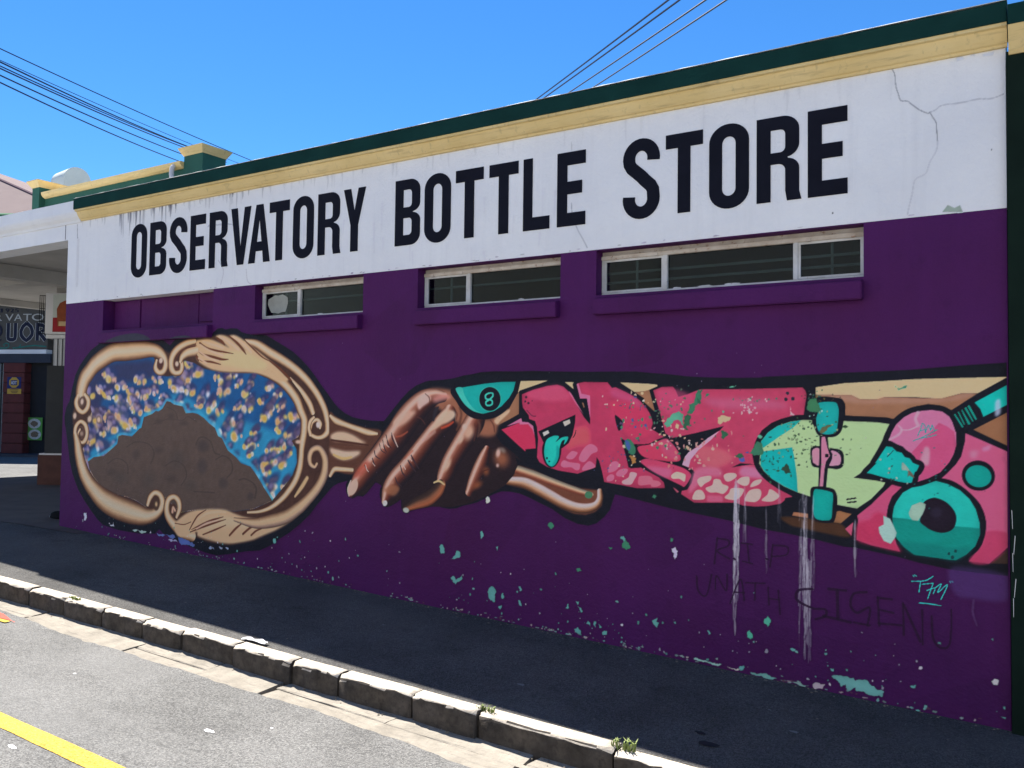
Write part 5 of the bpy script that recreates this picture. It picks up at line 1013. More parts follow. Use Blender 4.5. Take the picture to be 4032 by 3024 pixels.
    P("-2412,811 -2388,829 -2373,812 -2388,792",(84, 140, 138),0,1,0)
    P("-2736,576 -2715,586 -2692,570 -2723,561",(52, 112, 88),0,1,0)
    P("-2495,747 -2465,745 -2480,732",(52, 112, 88),0,1,0)
    P("-2063,845 -2046,842 -2051,821 -2065,823",(52, 112, 88),0,1,0)
    P("-2058,776 -2035,789 -2013,765 -2021,725 -2034,711 -2041,749",(196, 190, 215),0,1,0)
    P("-2747,175 -2719,192 -2695,172 -2690,142 -2715,146",(84, 140, 138),0,1,0)
    P("-2657,226 -2642,247 -2623,211",(84, 140, 138),0,1,0)
    P("-2599,247 -2581,247 -2586,208",(84, 140, 138),0,1,0)
    P("-2565,238 -2541,214 -2558,209",(84, 140, 138),0,1,0)
    P("-2535,188 -2505,199 -2501,177 -2531,167",(84, 140, 138),0,1,0)
    P("-2737,363 -2708,364 -2721,341",(84, 140, 138),0,1,0)
    P("-2721,334 -2681,304 -2697,294",(84, 140, 138),0,1,0)
    P("-2812,308 -2791,339 -2783,312",(84, 140, 138),0,1,0)
    P("-2185,306 -2150,334 -2157,307 -2136,299 -2150,269 -2168,282",(84, 140, 138),0,1,0)
    P("-1471,413 -1448,435 -1431,414 -1448,370 -1467,386",(70, 150, 130),0,1,0)
    P("-1571,291 -1557,336 -1538,292 -1552,282",(70, 150, 130),0,1,0)
    P("-1822,298 -1807,296 -1799,278 -1812,271",(84, 140, 138),0,1,0)
    P("-1087,142 -1044,154 -1027,152 -968,153 -959,137 -900,152 -884,133 -810,106 -818,75 -859,72 -901,77 -951,81 -959,102 -1002,77 -1010,111 -1036,93 -1053,121",(96, 150, 148),0,1,0)
    P("-677,160 -649,169 -651,154 -673,152",(84, 140, 138),0,1,0)
    P("-650,37 -627,37 -631,17 -646,22",(84, 140, 138),0,1,0)
    P("-288,252 -272,267 -254,258 -259,241 -276,234",(228, 228, 235),0,1,0)
    P("-289,469 -279,475 -281,460",(84, 140, 138),0,1,0)
    P("-248,76 -223,77 -227,68",(84, 140, 138),0,1,0)
    P("-237,131 -226,131 -229,116",(84, 140, 138),0,1,0)
    P("-1561,90 -1504,86 -1429,80 -1392,77 -1447,63 -1523,73",(92, 140, 136),0,1,0)
    P("-1382,74 -1300,74 -1264,76 -1210,67 -1264,58 -1355,65",(110, 140, 136),0,1,0)
    P("-1193,75 -1122,91 -1140,61 -1175,51",(150, 140, 150),0,1,0)
    P("-1697,101 -1658,93 -1609,97 -1638,82 -1687,93",(165, 160, 160),0,1,0)
    P("-1624,104 -1590,119 -1595,94 -1614,86",(84, 140, 138),0,1,0)
    P("-1908,111 -1837,112 -1776,108 -1727,106 -1786,92 -1857,104",(130, 165, 160),0,1,0)
    P("-1096,185 -1074,189 -1079,170",(84, 140, 138),0,1,0)
    P("-1318,264 -1287,262 -1291,252 -1314,255",(84, 140, 138),0,1,0)
    P("-8415,554 -8368,564 -8359,531 -8375,483 -8406,486",(185, 190, 210),0,1,0)
    P("-7965,467 -7914,482 -7907,500 -7888,463 -7930,460",(165, 170, 185),0,1,0)
    P("-7595,446 -7506,458 -7378,454 -7393,441 -7538,441",(140, 160, 160),0,1,0)
    P("-7330,443 -7315,469 -7304,442",(190, 190, 205),0,1,0)
    P("-7220,452 -7142,448 -7096,443 -7126,426 -7204,434",(90, 108, 160),0,1,0)
    P("-7096,443 -6960,454 -6944,431 -7019,420",(80, 98, 150),0,1,0)
    P("-7048,403 -6912,396 -6897,386 -7017,391",(140, 140, 170),0,1,0)
    P("-6906,439 -6809,428 -6750,419 -6720,394 -6807,376 -6882,389",(72, 92, 150),0,1,0)
    P("-6749,401 -6661,389 -6675,371 -6734,378",(72, 90, 140),0,1,0)
    P("-6475,383 -6405,389 -6391,372 -6446,367",(120, 135, 165),0,1,0)
    P("-6336,400 -6288,400 -6294,381",(130, 140, 165),0,1,0)
    P("-6253,403 -6206,401 -6212,384",(130, 140, 165),0,1,0)
    P("-5651,523 -5619,538 -5608,510 -5632,490",(84, 140, 138),0,1,0)
    P("-5609,553 -5584,562 -5589,541",(84, 140, 138),0,1,0)
    P("-3473,1006 -3457,1021 -3437,999 -3442,981 -3464,970 -3473,983",(220, 225, 220),0,1,0)
    P("-3134,297 -3122,302 -3122,287",(220, 215, 225),0,1,0)
    CMD('scatter')
    LAB(6)
    S("-757,3588,6 -743,3553,6 -737,3489,6 -725,3440,6 -711,3398,6 -676,3387,6 -655,3364,6 -613,3325,6 -572,3299,6 -565,3305,6 -551,3276,6 -534,3242,6 -530,3188,6 -527,3141,6",(104, 108, 122),0.45,0.8)
    S("-527,3141,6 -532,3089,6 -566,3025,6 -587,2967,6 -639,2939,6 -654,2868,6 -671,2793,6 -680,2748,6",(150, 154, 168),0.5,0.5)
    S("-565,3305,6 -537,3312,6 -503,3332,6 -409,3330,6 -330,3334,6 -265,3326,6 -204,3341,6",(138, 142, 156),0.5,0.6)
    S("-2804,3496,6 -2799,3415,6",(150, 155, 165),0.5,0.7)
    S("-2800,3071,6 -2789,2982,6 -2748,2881,6 -2709,2815,6 -2674,2751,6",(140, 145, 158),0.5,0.8)
    S("-6442,2988,6 -6369,2889,7 -6399,2764,7",(150, 150, 165),0.6,0.7)
    S("-6066,2876,6 -6046,2773,6 -5995,2735,6",(150, 150, 165),0.6,0.7)
    S("-6595,3315,13 -6560,3325,19 -6455,3316,14 -6351,3311,16 -6273,3300,7",(150, 155, 168),0.3,1)
    S("-6256,3297,16 -6188,3285,18",(150, 155, 168),0.3,1)
    P("-506,2743 -479,2778 -446,2758 -419,2770 -406,2731",(120, 135, 130),1.3,1,0)
    P("-434,3582 -407,3592 -394,3566 -428,3562",(150, 160, 180),2.6,0.7,1)
    P("-368,3583 -348,3590 -341,3570",(150, 160, 180),2.6,0.7,1)
    P("-309,3574 -251,3577 -257,3559 -302,3562",(150, 160, 180),2.6,0.7,1)
    B(-268,3050,(4.5,-0.0,-0.7,-6.7),(60, 64, 70),0.5,1)
    B(-1078,2803,(4.6,-0.0,-0.5,-8.1),(60, 64, 70),0.5,1)
    CMD('stains')
run_ops()
def sheet_from(name,labels,y,mat,parent,thr=.012):
    keep=(AL>thr)&np.isin(LB,labels)
    cell=keep[:-1,:-1]|keep[1:,:-1]|keep[:-1,1:]|keep[1:,1:]
    # a cell belongs to the part that owns its lower left sample (or any neighbour)
    own=np.zeros_like(cell); own|=np.isin(LB[:-1,:-1],labels); 
    oth=(LB[:-1,:-1]==0)|~(AL[:-1,:-1]>thr); own|=oth&keep[1:,1:]
    own|=oth&~keep[1:,1:]&(keep[1:,:-1]|keep[:-1,1:]); cell&=own
    zz,xx=np.nonzero(cell)
    if len(zz)==0: return None
    cx=X0+(xx+.5)*PX; cz=ZLO+(zz+.5)*PX; ok=cz>np.where(cx>-9.3,.0026-.04397*cx,.41)-.03
    if y>-.0033:
        for a,b in OPN: ok&=~((cx>a)&(cx<b)&(cz>ZB-.02)&(cz<ZT))
    zz,xx=zz[ok],xx[ok]
    q=np.stack([zz*NW+xx,zz*NW+xx+1,(zz+1)*NW+xx+1,(zz+1)*NW+xx],1); ids,inv=np.unique(q,return_inverse=True); inv=inv.reshape(q.shape)
    vz,vx=ids//NW,ids%NW; V=np.stack([X0+vx*PX,np.full(len(ids),y),ZLO+vz*PX],1).astype(np.float32)
    me=bpy.data.meshes.new(name); me.vertices.add(len(ids)); me.vertices.foreach_set('co',V.ravel()); nf=len(q)
    me.loops.add(nf*4); me.loops.foreach_set('vertex_index',inv.ravel().astype(np.int32)); me.polygons.add(nf); me.polygons.foreach_set('loop_start',np.arange(0,nf*4,4,dtype=np.int32))
    me.update(calc_edges=True)
    at=me.color_attributes.new('paint','FLOAT_COLOR','POINT'); c=np.ones((len(ids),4),np.float32)
    c[:,:3]=alb(CV[vz,vx]); a=AL[vz,vx].copy(); a[~keep[vz,vx]&(LB[vz,vx]==0)]=0; c[:,3]=a
    at.data.foreach_set('color',c.ravel()); o=link(name,me,mat); sub(o,parent); return o
for nm,lb,lab in (('painted_hand_mirror',[1],'painted gold baroque mirror frame ending in carved hands'),('painted_mirror_glass',[2],'painted brown mountain under yellow and violet clouds'),('painted_human_hand',[4],'painted brown hand gripping the mirror handle'),('painted_graffiti_sleeve',[3],'pink and teal graffiti letters, eight ball, skateboard and eye'),('paint_flakes_and_tags',[5],'turquoise paint flakes, white drips and scrawled names on purple paint')):
    o=sheet_from(nm,lb,-.003,M_SHP,ST)
    if o:
        o['label']=lab
        if lb==[5]: o['kind']='stuff'
o=sheet_from('band_stains',[6],-.0018,M_SHW,ST); o['label']='dark rain streaks and cracks on the white band'; o['kind']='stuff'
# ============================================================ right neighbour pier
NB=empty('green_pier',(.2,-.03,0)); tag(NB,'dark green end pier with yellow cornice at the right end of the mural','pier')
M_GRN2=plain('pier_green_paint',(.008,.018,.013),.25,4,.85,spec=.08)
box('shaft',(XR+.004,-.035,-.5),(1.6,.4,3.55),M_GRN2,NB); prism('cornice',[(0,3.53),(-.045,3.53),(-.06,3.55),(-.085,3.60),(-.11,3.64),(-.12,3.66),(0,3.66)],XR+.016,1.6,M_YEL,NB); prism('cap',[(.2,3.66),(-.125,3.66),(-.125,3.765),(.2,3.775)],XR+.016,1.6,M_GRN,NB)
rs=MB()
for (zz,dx) in ((1.15,.004),(1.02,.018),(.93,.006),(.80,.020),(.70,.008)): rs.add([(XR+.006+dx,-.0362,zz),(XR+.009+dx,-.0362,zz-.005),(XR+.014+dx*.3,-.0362,zz-.10),(XR+.012+dx*.3,-.0362,zz-.095)],[(0,1,2,3)])
rs.build('scratch_marks',M_SPL,NB)
# ============================================================ canopy, corner parapet
CN=empty('canopy',(-12,2,3.7)); tag(CN,'white concrete canopy over the corner stoep left of the mural','canopy')
M_FAS=M_WHI
prism('fascia',[(-.0005,3.41),(.25,3.41),(.25,3.80),(-.0005,3.80)],-17,XL-.001,M_FAS,CN)
prism('moulding',[(0,3.575),(-.012,3.575),(-.02,3.60),(-.045,3.63),(-.06,3.66),(-.065,3.68),(-.065,3.795),(.05,3.805),(.05,3.6)],-17,XC-.012,M_FAS,CN)
cpV=[(-8.66,.24),(-17.2,.24),(-17.2,5.5),(-15.2,7),(-8.66,7)]
mesh('ceiling',[(x,y,3.72) for x,y in cpV]+[(x,y,3.86) for x,y in cpV],[(0,1,2,3,4),(9,8,7,6,5)]+[(i,(i+1)%5+0,5+(i+1)%5,5+i) for i in range(5)],M_CEIL,CN)
box('beam',(-13.1,.26,3.52),(-12.85,6,3.715),M_CEIL,CN); box('beam',(-17,2.0,3.55),(-13.105,2.25,3.715),M_CEIL,CN); box('edge_beam',(-17.1,.26,3.60),(-16.9,5.4,3.715),M_CEIL,CN)
box('crack_line',(-8.905,-.0035,3.42),(-8.90,-.0008,3.62),M_DARKP,CN)
FL=empty('fluorescent_lamp',(-12.6,1.5,3.7)); tag(FL,'white fluorescent tube lamp under the canopy ceiling','lamp')
MB().box((-14.6,1.35,3.66),(-13.2,1.43,3.715)).build('housing',M_CEM,FL); MB().tube([(-14.55,1.39,3.635),(-13.25,1.39,3.635)],.018,8).build('tube',M_WMET,FL,True)
PA=empty('corner_parapet',(-9.6,1.1,3.86)); tag(PA,'green rooftop parapet with yellow coping and piers above the canopy','parapet')
M_GRL=plain('parapet_green',(.024,.105,.070),.2,3,.7); M_ARCH=plain('arch_white',(.55,.60,.56),.1,4)
M_YEL2=M_YEL
box('parapet_wall',(-11.12,1.0,3.86),(-8.29,1.25,4.352),M_GRL,PA); prism('panel_recess',[(.994,3.88),(.9935,4.19),(1.0,4.2),(1.0,3.87)],-10.7,-8.42,plain('panel_green',(.010,.050,.038),.3,5),PA)
prism('coping',[(1.26,4.352),(.985,4.352),(.96,4.368),(.94,4.395),(.935,4.425),(1.26,4.44)],-11.1,-8.295,M_YEL,PA)
def pier(x0,x1,y0,y1,zt,ov):
    p=box('pier',(x0,y0,3.86),(x1,y1,zt),M_GRL,PA)
    V=[];k=0
    for (o_,z) in ((0.005,zt-.002),(ov,zt+.075),(ov,zt+.085)): V+=[(x0-o_,y0-o_,z),(x1+o_,y0-o_,z),(x1+o_,y1+o_,z),(x0-o_,y1+o_,z)]
    V.append(((x0+x1)/2,(y0+y1)/2,zt+.10)); F=[(3,2,1,0)]
    for l in (0,4):
        for i in range(4): F.append((l+i,l+(i+1)%4,l+4+(i+1)%4,l+4+i))
    for i in range(4): F.append((8+i,8+(i+1)%4,12))
    mesh('cap',V,F,M_YEL,p)
pier(-8.288,-7.97,.985,1.30,4.485,.05); pier(-11.29,-11.13,.93,1.5,4.50,.055)
V=[];F=[];n=18
for i in range(n+1):
    t=math.pi*i/n; yy=2.35-.2*math.cos(t); zz=5.12+.2*math.sin(t); V+=[(-13.08,yy,zz),(-12.60,yy,zz)]
for i in range(n): F.append((2*i,2*i+2,2*i+3,2*i+1))
V+=[(-13.08,2.55,3.86),(-12.60,2.55,3.86),(-13.08,2.15,3.86),(-12.60,2.15,3.86)]; q=len(V)
F+=[(2*n,q-4,q-3,2*n+1),(0,1,q-1,q-2)]; F.append(tuple([q-1]+[2*i+1 for i in range(n+1)]+[q-3])); F.append(tuple([q-4]+[2*i for i in range(n,-1,-1)]+[q-2]))
AR=empty('arched_chimney',(-12.8,2.35,3.86)); tag(AR,'small white arched block on the roof behind the green parapet','chimney'); o=mesh('arched_block',V,F,M_ARCH,AR); o.data.transform(Matrix.Translation((-12.81,2.35,0))@Matrix.Rotation(R(-8),4,'Z')@Matrix.Translation((12.81,-2.35,0)))
MB().tube([(-8.42,.985,4.42),(-8.42,.93,4.36),(-8.41,.915,4.28),(-8.37,.90,4.20),(-8.30,.89,4.13)],.028,10).build('drain_pipe',plain('pipe_white',(.62,.60,.58),.15,8),PA,True)
# pillar + beer sign + shoe
PI=empty('canopy_pillar',(-13.45,2.6,.42)); tag(PI,'dark canopy pillar with a brown brick plinth and barred white top','pillar')
M_PL=plain('plinth_brown',(.10,.042,.032),.3,6); M_BOARD=plain('dark_board',(.035,.038,.04),.2,4); M_GRILL=plain('white_panel',(.62,.64,.66),.05,4)
th=YAW
def rot_obj(o,c,ang):
    o.data.transform(Matrix.Translation(c)@Matrix.Rotation(ang,4,'Z')@Matrix.Translation(-Vector(c)))
PC=Vector((-13.40,2.62,0))
for nm,a,b,mt in (('plinth',(-13.66,2.50,.3),(-13.0,3.1,.90),M_PL),('ledge',(-13.64,2.495,.90),(-13.0,3.1,.925),M_CEM),('board',(-13.57,2.52,.925),(-13.0,3.05,2.31),M_BOARD),('white_panel',(-13.50,2.55,2.31),(-13.0,3.0,2.74),M_GRILL),('ledge',(-13.58,2.47,2.74),(-13.0,3.05,2.80),M_CEM),('upper_shaft',(-13.50,2.6,2.80),(-13.0,3.0,3.72),M_CEIL)):
    o=box(nm,a,b,mt,PI,.004); rot_obj(o,PC,th)
for k in range(5):
    o=MB().tube([(-13.49+.075*k,2.53,2.30),(-13.49+.075*k,2.53,2.735)],.008).build('grille_bar',M_BOARD,PI); rot_obj(o,PC,th)
BS=empty('beer_sign_box',(-13.4,2.5,2.8)); tag(BS,'white box sign with a red beer glass picture on the pillar','sign')
o=box('case',(-13.56,2.40,2.805),(-13.12,2.56,3.45),M_CEM,BS,.006); rot_obj(o,PC,th)
M_RED=plain('sign_red',(.36,.022,.03),.1,9); M_PALE=plain('sign_pale',(.56,.60,.54),.05,9); M_BEER=plain('sign_beer_brown',(.30,.075,.028),.2,14); M_FOAM=plain('sign_foam',(.60,.42,.22),.1,9)
for nm,a,b,mt,y in (('picture_panel',(-13.44,2.83),(-13.13,3.43),M_PALE,2.397),('red_field',(-13.435,2.835),(-13.14,3.06),M_RED,2.394),('beer_glass',(-13.375,2.95),(-13.15,3.33),M_BEER,2.391),('foam',(-13.34,2.93),(-13.15,3.0),M_FOAM,2.388)):
    if nm=='beer_glass': V=[(-13.36,y,2.92),(-13.14,y,2.92),(-13.14,y,3.34),(-13.25,y,3.33),(-13.33,y,3.29),(-13.375,y,3.2)]
    else: V=[(a[0],y,a[1]),(b[0],y,a[1]),(b[0],y,b[1]),(a[0],y,b[1])]
    o=mesh(nm,V,[tuple(range(len(V)))],mt,BS); rot_obj(o,PC,th)
CG=empty('wire_cage',(-13.6,2.5,2.8)); tag(CG,'thin black wire cage beside the beer sign','cage')
for k in range(4):
    o=MB().tube([(-13.66+.03*k,2.42,2.8),(-13.66+.03*k,2.42,3.41)],.005,5).build('wire',M_BLK,CG); rot_obj(o,PC,th)
for z in (2.81,3.0,3.2,3.41):
    o=MB().tube([(-13.665,2.42,z),(-13.565,2.42,z)],.005,5).build('wire',M_BLK,CG); rot_obj(o,PC,th)
SH=empty('shoe',(-9.3,.25,.42)); tag(SH,'black shoe with a white toe rim poking out at the wall corner','shoe')
def shoe():
    V=[];F=[];n=16;L_=[(0,1.),(.018,1.04),(.02,.98),(.05,.86),(.07,.5),(.078,.1)]
    for z,s_ in L_:
        for k in range(n):
            t=6.283*k/n; V.append((-9.30+.14*s_*math.cos(t),.25+.048*s_*math.sin(t),stz(-9.3,.25)+.001+z))
    for i in range(len(L_)-1):
        for k in range(n): F.append((i*n+k,i*n+(k+1)%n,(i+1)*n+(k+1)%n,(i+1)*n+k))
    F.append(tuple(range((len(L_)-1)*n,len(L_)*n))); return V,F
V,F=shoe(); mesh('upper',V,F,M_BLK,SH,True)
V=[];F=[];n=10
for k in range(n):
    t=R(140+80*k/(n-1)); 
    for (s_,z) in ((1.05,.002),(1.07,.016),(1.0,.024)): V.append((-9.30+.14*s_*math.cos(t),.25+.048*s_*math.sin(t),stz(-9.3,.25)+z))
for k in range(n-1):
    for j in range(2): F.append((3*k+j,3*k+3+j,3*k+4+j,3*k+1+j))
mesh('toe_rim',V,F,M_CEM,SH,True)
# ============================================================ liquor shop across the cross road
LS=empty('liquor_shop',(0,0,0)); tag(LS,'dark shopfront with a painted liquor sign across the cross road','shop')
FO=Vector((-24.33,7.864,0)); FA=R(22.1183); FM=Matrix.Translation(FO)@Matrix.Rotation(FA,4,'Z')
def floc(o): o.data.transform(FM); return o
M_SHOPW=plain('shop_wall',(.10,.095,.09),.2,3); M_SB=plain('sign_board',(.075,.065,.052),.35,2.2,.6); M_MAR=plain('maroon_block',(.105,.022,.020),.25,5); M_DKD=plain('doorway_dark',(.012,.013,.016),.2,5); M_SBEAM=plain('shop_beam',(.36,.33,.28),.15,3)
M_SILV=plain('sign_silver',(.46,.44,.40),.1,9); M_NAVY=plain('sign_navy',(.012,.014,.035),.1,9); M_TEALS=plain('sign_teal',(.02,.16,.13),.2,9); M_GREYM=plain('gate_grey',(.20,.21,.20),.15,8,.5)
floc(box('wall',(-6,.25,.2),(4,8,7.0),M_SHOPW,LS)); floc(box('shop_beam',(-6,-.1,4.65),(4,.25,4.95),M_SBEAM,LS)); floc(box('shop_canopy',(-6,-.9,4.95),(4,.25,5.1),M_SBEAM,LS)); floc(box('sign_rail',(-6,.0,4.57),(4,.25,4.65),M_GREYM,LS))
floc(box('sign_board',(-6,.02,3.29),(.78,.25,4.57),M_SB,LS)); floc(box('white_strip',(-6,-.02,3.17),(.78,.25,3.285),M_CEM,LS)); floc(box('lintel',(-6,.0,2.92),(.9,.25,3.165),plain('lintel_blue',(.03,.035,.05),.2,4),LS))
floc(box('doorway',(.16,.2,.4),(1.2,.26,2.92),M_DKD,LS)); floc(box('doorway',(-6,.2,.4),(-.6,.26,2.92),M_DKD,LS)); floc(box('doorstep',(-6,-.5,.25),(4,.2,.40),plain('step_dark',(.05,.05,.06),.2,5),LS))
for k in range(9): floc(box('block',(-.53+.003*(k%2),-.04,.405+k*.28),(.15,.22,.405+k*.28+.268),M_MAR,LS,.012))
for k in range(5): floc(box('gate_bar',(-.62-.09*k,.05,.42),(-.59-.09*k,.08,2.9),M_GREYM,LS))
def text(name,s,x,z,h,w,mat,y,ext=.01):
    cu=bpy.data.curves.new(name,'FONT'); cu.body=s; cu.extrude=ext/2; cu.size=1; o=bpy.data.objects.new(name,cu); COL.objects.link(o); bpy.context.view_layer.update(); dg=bpy.context.evaluated_depsgraph_get()
    me=bpy.data.meshes.new_from_object(o.evaluated_get(dg)); bpy.data.objects.remove(o)
    c=np.array([v.co[:] for v in me.vertices]); a=c.min(0);b=c.max(0)
    me.transform(Matrix.Translation((x,y,z))@Matrix.Rotation(math.pi/2,4,'X')@Matrix.Diagonal((w/(b[0]-a[0]),h/(b[1]-a[1]),1,1))@Matrix.Translation((-a[0],-a[1],0))); me.materials.clear(); return me
def ftext(s,x,z,h,w,mat,y,par=LS,nm='sign_letter'):
    o=link(nm,text(nm,s,x,z,h,w,mat,y),mat); sub(o,par); floc(o); return o
for k,ch in enumerate('1925'): ftext(ch,-.72+.15*k,4.33,.11,.06 if ch=='1' else .12,M_NAVY,.012)
for ch,x,w_ in (('O',-2.85,.36),('B',-2.44,.26),('S',-2.12,.26),('E',-1.80,.22),('R',-.93,.27),('V',-.56,.26),('A',-.28,.25),('T',.0,.26),('O',.28,.37),('R',.69,.22)):
    ftext(ch,x,4.095,.19,w_,M_SILV,.008)
ftext('ER',-1.52,4.095,.19,.5,M_SILV,.008) if False else None
for ch,x,w_ in (('L',-1.75,.3),('I',-1.38,.08),('Q',-1.1,.46)): ftext(ch,x,3.52,.5,w_,M_NAVY,.008)
def poly2(nm,pts,mat,y,par=LS): return floc(mesh(nm,[(x,y,z) for x,z in pts],[tuple(range(len(pts)))],mat,par))
def ribbon(nm,pts,wd,mat,y,par=LS):
    V=[];F=[];P_=[Vector((p[0],p[1])) for p in pts]
    for i,p in enumerate(P_):
        d=(P_[min(i+1,len(P_)-1)]-P_[max(i-1,0)]).normalized(); nn=Vector((-d.y,d.x))*wd/2; V+=[(p.x+nn.x,y,p.y+nn.y),(p.x-nn.x,y,p.y-nn.y)]
    for i in range(len(P_)-1): F.append((2*i,2*i+1,2*i+3,2*i+2))
    return floc(mesh(nm,V,F,mat,par))
for wd,mt,y in ((.135,M_SILV,.016),(.105,M_NAVY,.012)):
    ribbon('sign_letter',[(-.46,4.03),(-.46,3.64),(-.45,3.59),(-.40,3.565),(-.30,3.565),(-.25,3.59),(-.235,3.64),(-.235,4.03)],wd,mt,y)
    ribbon('sign_letter',[(.12,4.03),(0,3.93),(-.06,3.80),(-.04,3.68),(.03,3.60),(.12,3.54),(.22,3.61),(.29,3.70),(.30,3.80),(.25,3.92),(.12,4.03)],wd,mt,y)
    ribbon('sign_letter',[(.46,3.54),(.46,4.03)],wd,mt,y); ribbon('sign_letter',[(.46,3.98),(.62,3.96),(.70,3.88),(.62,3.80),(.50,3.78),(.72,3.54)],wd,mt,y)
for pt in ([(-.9,3.33),(-.5,3.33),(-.42,3.37),(-.43,3.45),(-.52,3.47),(-.6,3.42),(-.55,3.38)],[(-.30,3.33),(-.1,3.34),(.15,3.38),(.4,3.40),(.75,3.37)],[(-.35,4.50),(0,4.49),(.35,4.47),(.6,4.45)],[(-.2,3.32),(-.08,3.37),(-.05,3.43)]): ribbon('flourish',pt,.035,M_TEALS,.010)
# hip roof
M_PINK=plain('pink_iron_roof',(.62,.50,.48),.1,2,.6)
tt=NT('pink_corrugated_roof',.9,.05); wv=tt.n.new('ShaderNodeTexWave'); wv.inputs['Scale'].default_value=6; tt.L(tt.pos(),wv.inputs['Vector']); tt.col(tt.mix(tt.noise(2),(.185,.145,.14),(.225,.18,.172))); tt.bump(wv.outputs['Color'],.4,.02); M_PINK=tt.m
C_=Vector((-23.0,8.66,7.05)); E_=Vector((-37.3,-.33,7.0)); G_=Vector((-33.1,9.42,10.62)); K_=Vector((-26.5,22,7.05))
mesh('roof',[C_,E_,G_,K_],[(1,0,2),(0,3,2)],M_PINK,LS); MB().tube([C_+Vector((0,-.02,-.02)),E_+Vector((0,-.02,-.02))],.07).build('eave_gutter',plain('gutter_green',(.03,.16,.07),.1),LS); MB().tube([C_,G_],.05).build('hip_ridge',plain('ridge_plum',(.10,.05,.07),.1),LS)
AD=empty('alarm_sign',(-24.3,7.8,2.2)); tag(AD,'small blue and yellow octagon alarm company sign on maroon pillar','sign')
M_ABL=plain('alarm_blue',(.012,.02,.11),.1); M_AYE=plain('alarm_yellow',(.50,.30,.045),.1)
poly2('backing',[(-.39,2.2),(.05,2.2),(.05,2.52),(-.39,2.52)],M_ABL,-.045,AD); poly2('octagon',[(-.17+.165*math.cos(R(22.5+45*k)),2.365+.155*math.sin(R(22.5+45*k))) for k in range(8)],M_AYE,-.048,AD); poly2('name_field',[(-.27,2.29),(-.07,2.29),(-.07,2.43),(-.27,2.43)],M_ABL,-.051,AD); poly2('lower_plate',[(-.38,2.05),(.06,2.05),(.06,2.19),(-.38,2.19)],M_AYE,-.045,AD); [ftext(ch,-.255+.06*k,2.315,.09,.055,M_CEM,-.054,AD,'name_letter') for k,ch in enumerate('ADT')]
for k in range(3): poly2('print_line',[(-.30+.03*k,2.155-.04*k),(-.02-.02*k,2.155-.04*k),(-.02-.02*k,2.17-.04*k),(-.30+.03*k,2.17-.04*k)],M_NAVY,-.048,AD)
FP=empty('food_poster',(-24,8,1)); tag(FP,'green poster with two plates of food beside the dark doorway','poster')
M_PG=plain('poster_green',(.09,.28,.05),.1); M_FOOD=plain('food_brown',(.16,.12,.08),.5,30); M_PLT=plain('plate_grey',(.45,.47,.45),.2,20)
poly2('sheet',[(.11,.77),(.60,.77),(.60,1.40),(.11,1.40)],M_PG,.15,FP)
for cx,cz in ((.35,1.23),(.37,.93)):
    poly2('plate',[(cx+.20*math.cos(6.283*k/16),cz+.14*math.sin(6.283*k/16)) for k in range(16)],M_PLT,.147,FP); poly2('food',[(cx+rg.uniform(.1,.15)*math.cos(6.283*k/12),cz+rg.uniform(.06,.1)*math.sin(6.283*k/12)) for k in range(12)],M_FOOD,.144,FP)
# ============================================================ unseen houses added behind the camera to bounce sunlight onto the wall
M_OPP=plain('added_house_cream_plaster',(.74,.70,.62),.08,1.5); M_TIN=plain('added_house_tin_roof',(.42,.40,.39),.1,2,.5)
for k,(x0,x1,h_,c_,nm) in enumerate(((-22,-13.5,6.2,(.74,.72,.67),'pale grey'),(-13.4,-6.2,6.6,(.80,.77,.70),'cream'),(-6.1,1.8,6.3,(.82,.80,.77),'white'),(1.9,9.5,6.7,(.78,.72,.62),'sand coloured'))):
    H_=empty('added_opposite_house',((x0+x1)/2,-13,-.3)); tag(H_,'%s plastered unseen house added across the road to bounce sunlight onto the mural'%nm,'house','added houses across the road')
    mt=plain('added_house_plaster',c_,.08,1.5); box('wall',(x0,-17,-.5),(x1,-9.6,h_),mt,H_); box('parapet',(x0,-9.85,h_),(x1,-9.6,h_+.35),mt,H_); box('roof',(x0,-17,h_+.005),(x1,-9.86,h_+.12),M_TIN,H_)
    n_=3; st=(x1-x0)/n_
    for q in range(n_):
        xx=x0+st*(q+.5)
        if q==1:
            d=box('added_house_door',(xx-.45,-9.6,-.3),(xx+.45,-9.56,1.9),M_MAR,H_,.01); box('handle',(xx+.3,-9.56,.8),(xx+.36,-9.52,.9),M_SILV,d)
        else:
            d=box('window',(xx-.55,-9.6,.8),(xx+.55,-9.57,2.2),M_WMET,H_); box('pane',(xx-.47,-9.57,.88),(xx+.47,-9.565,2.12),M_DKD,d); box('sill',(xx-.62,-9.6,.72),(xx+.62,-9.5,.797),mt,d)
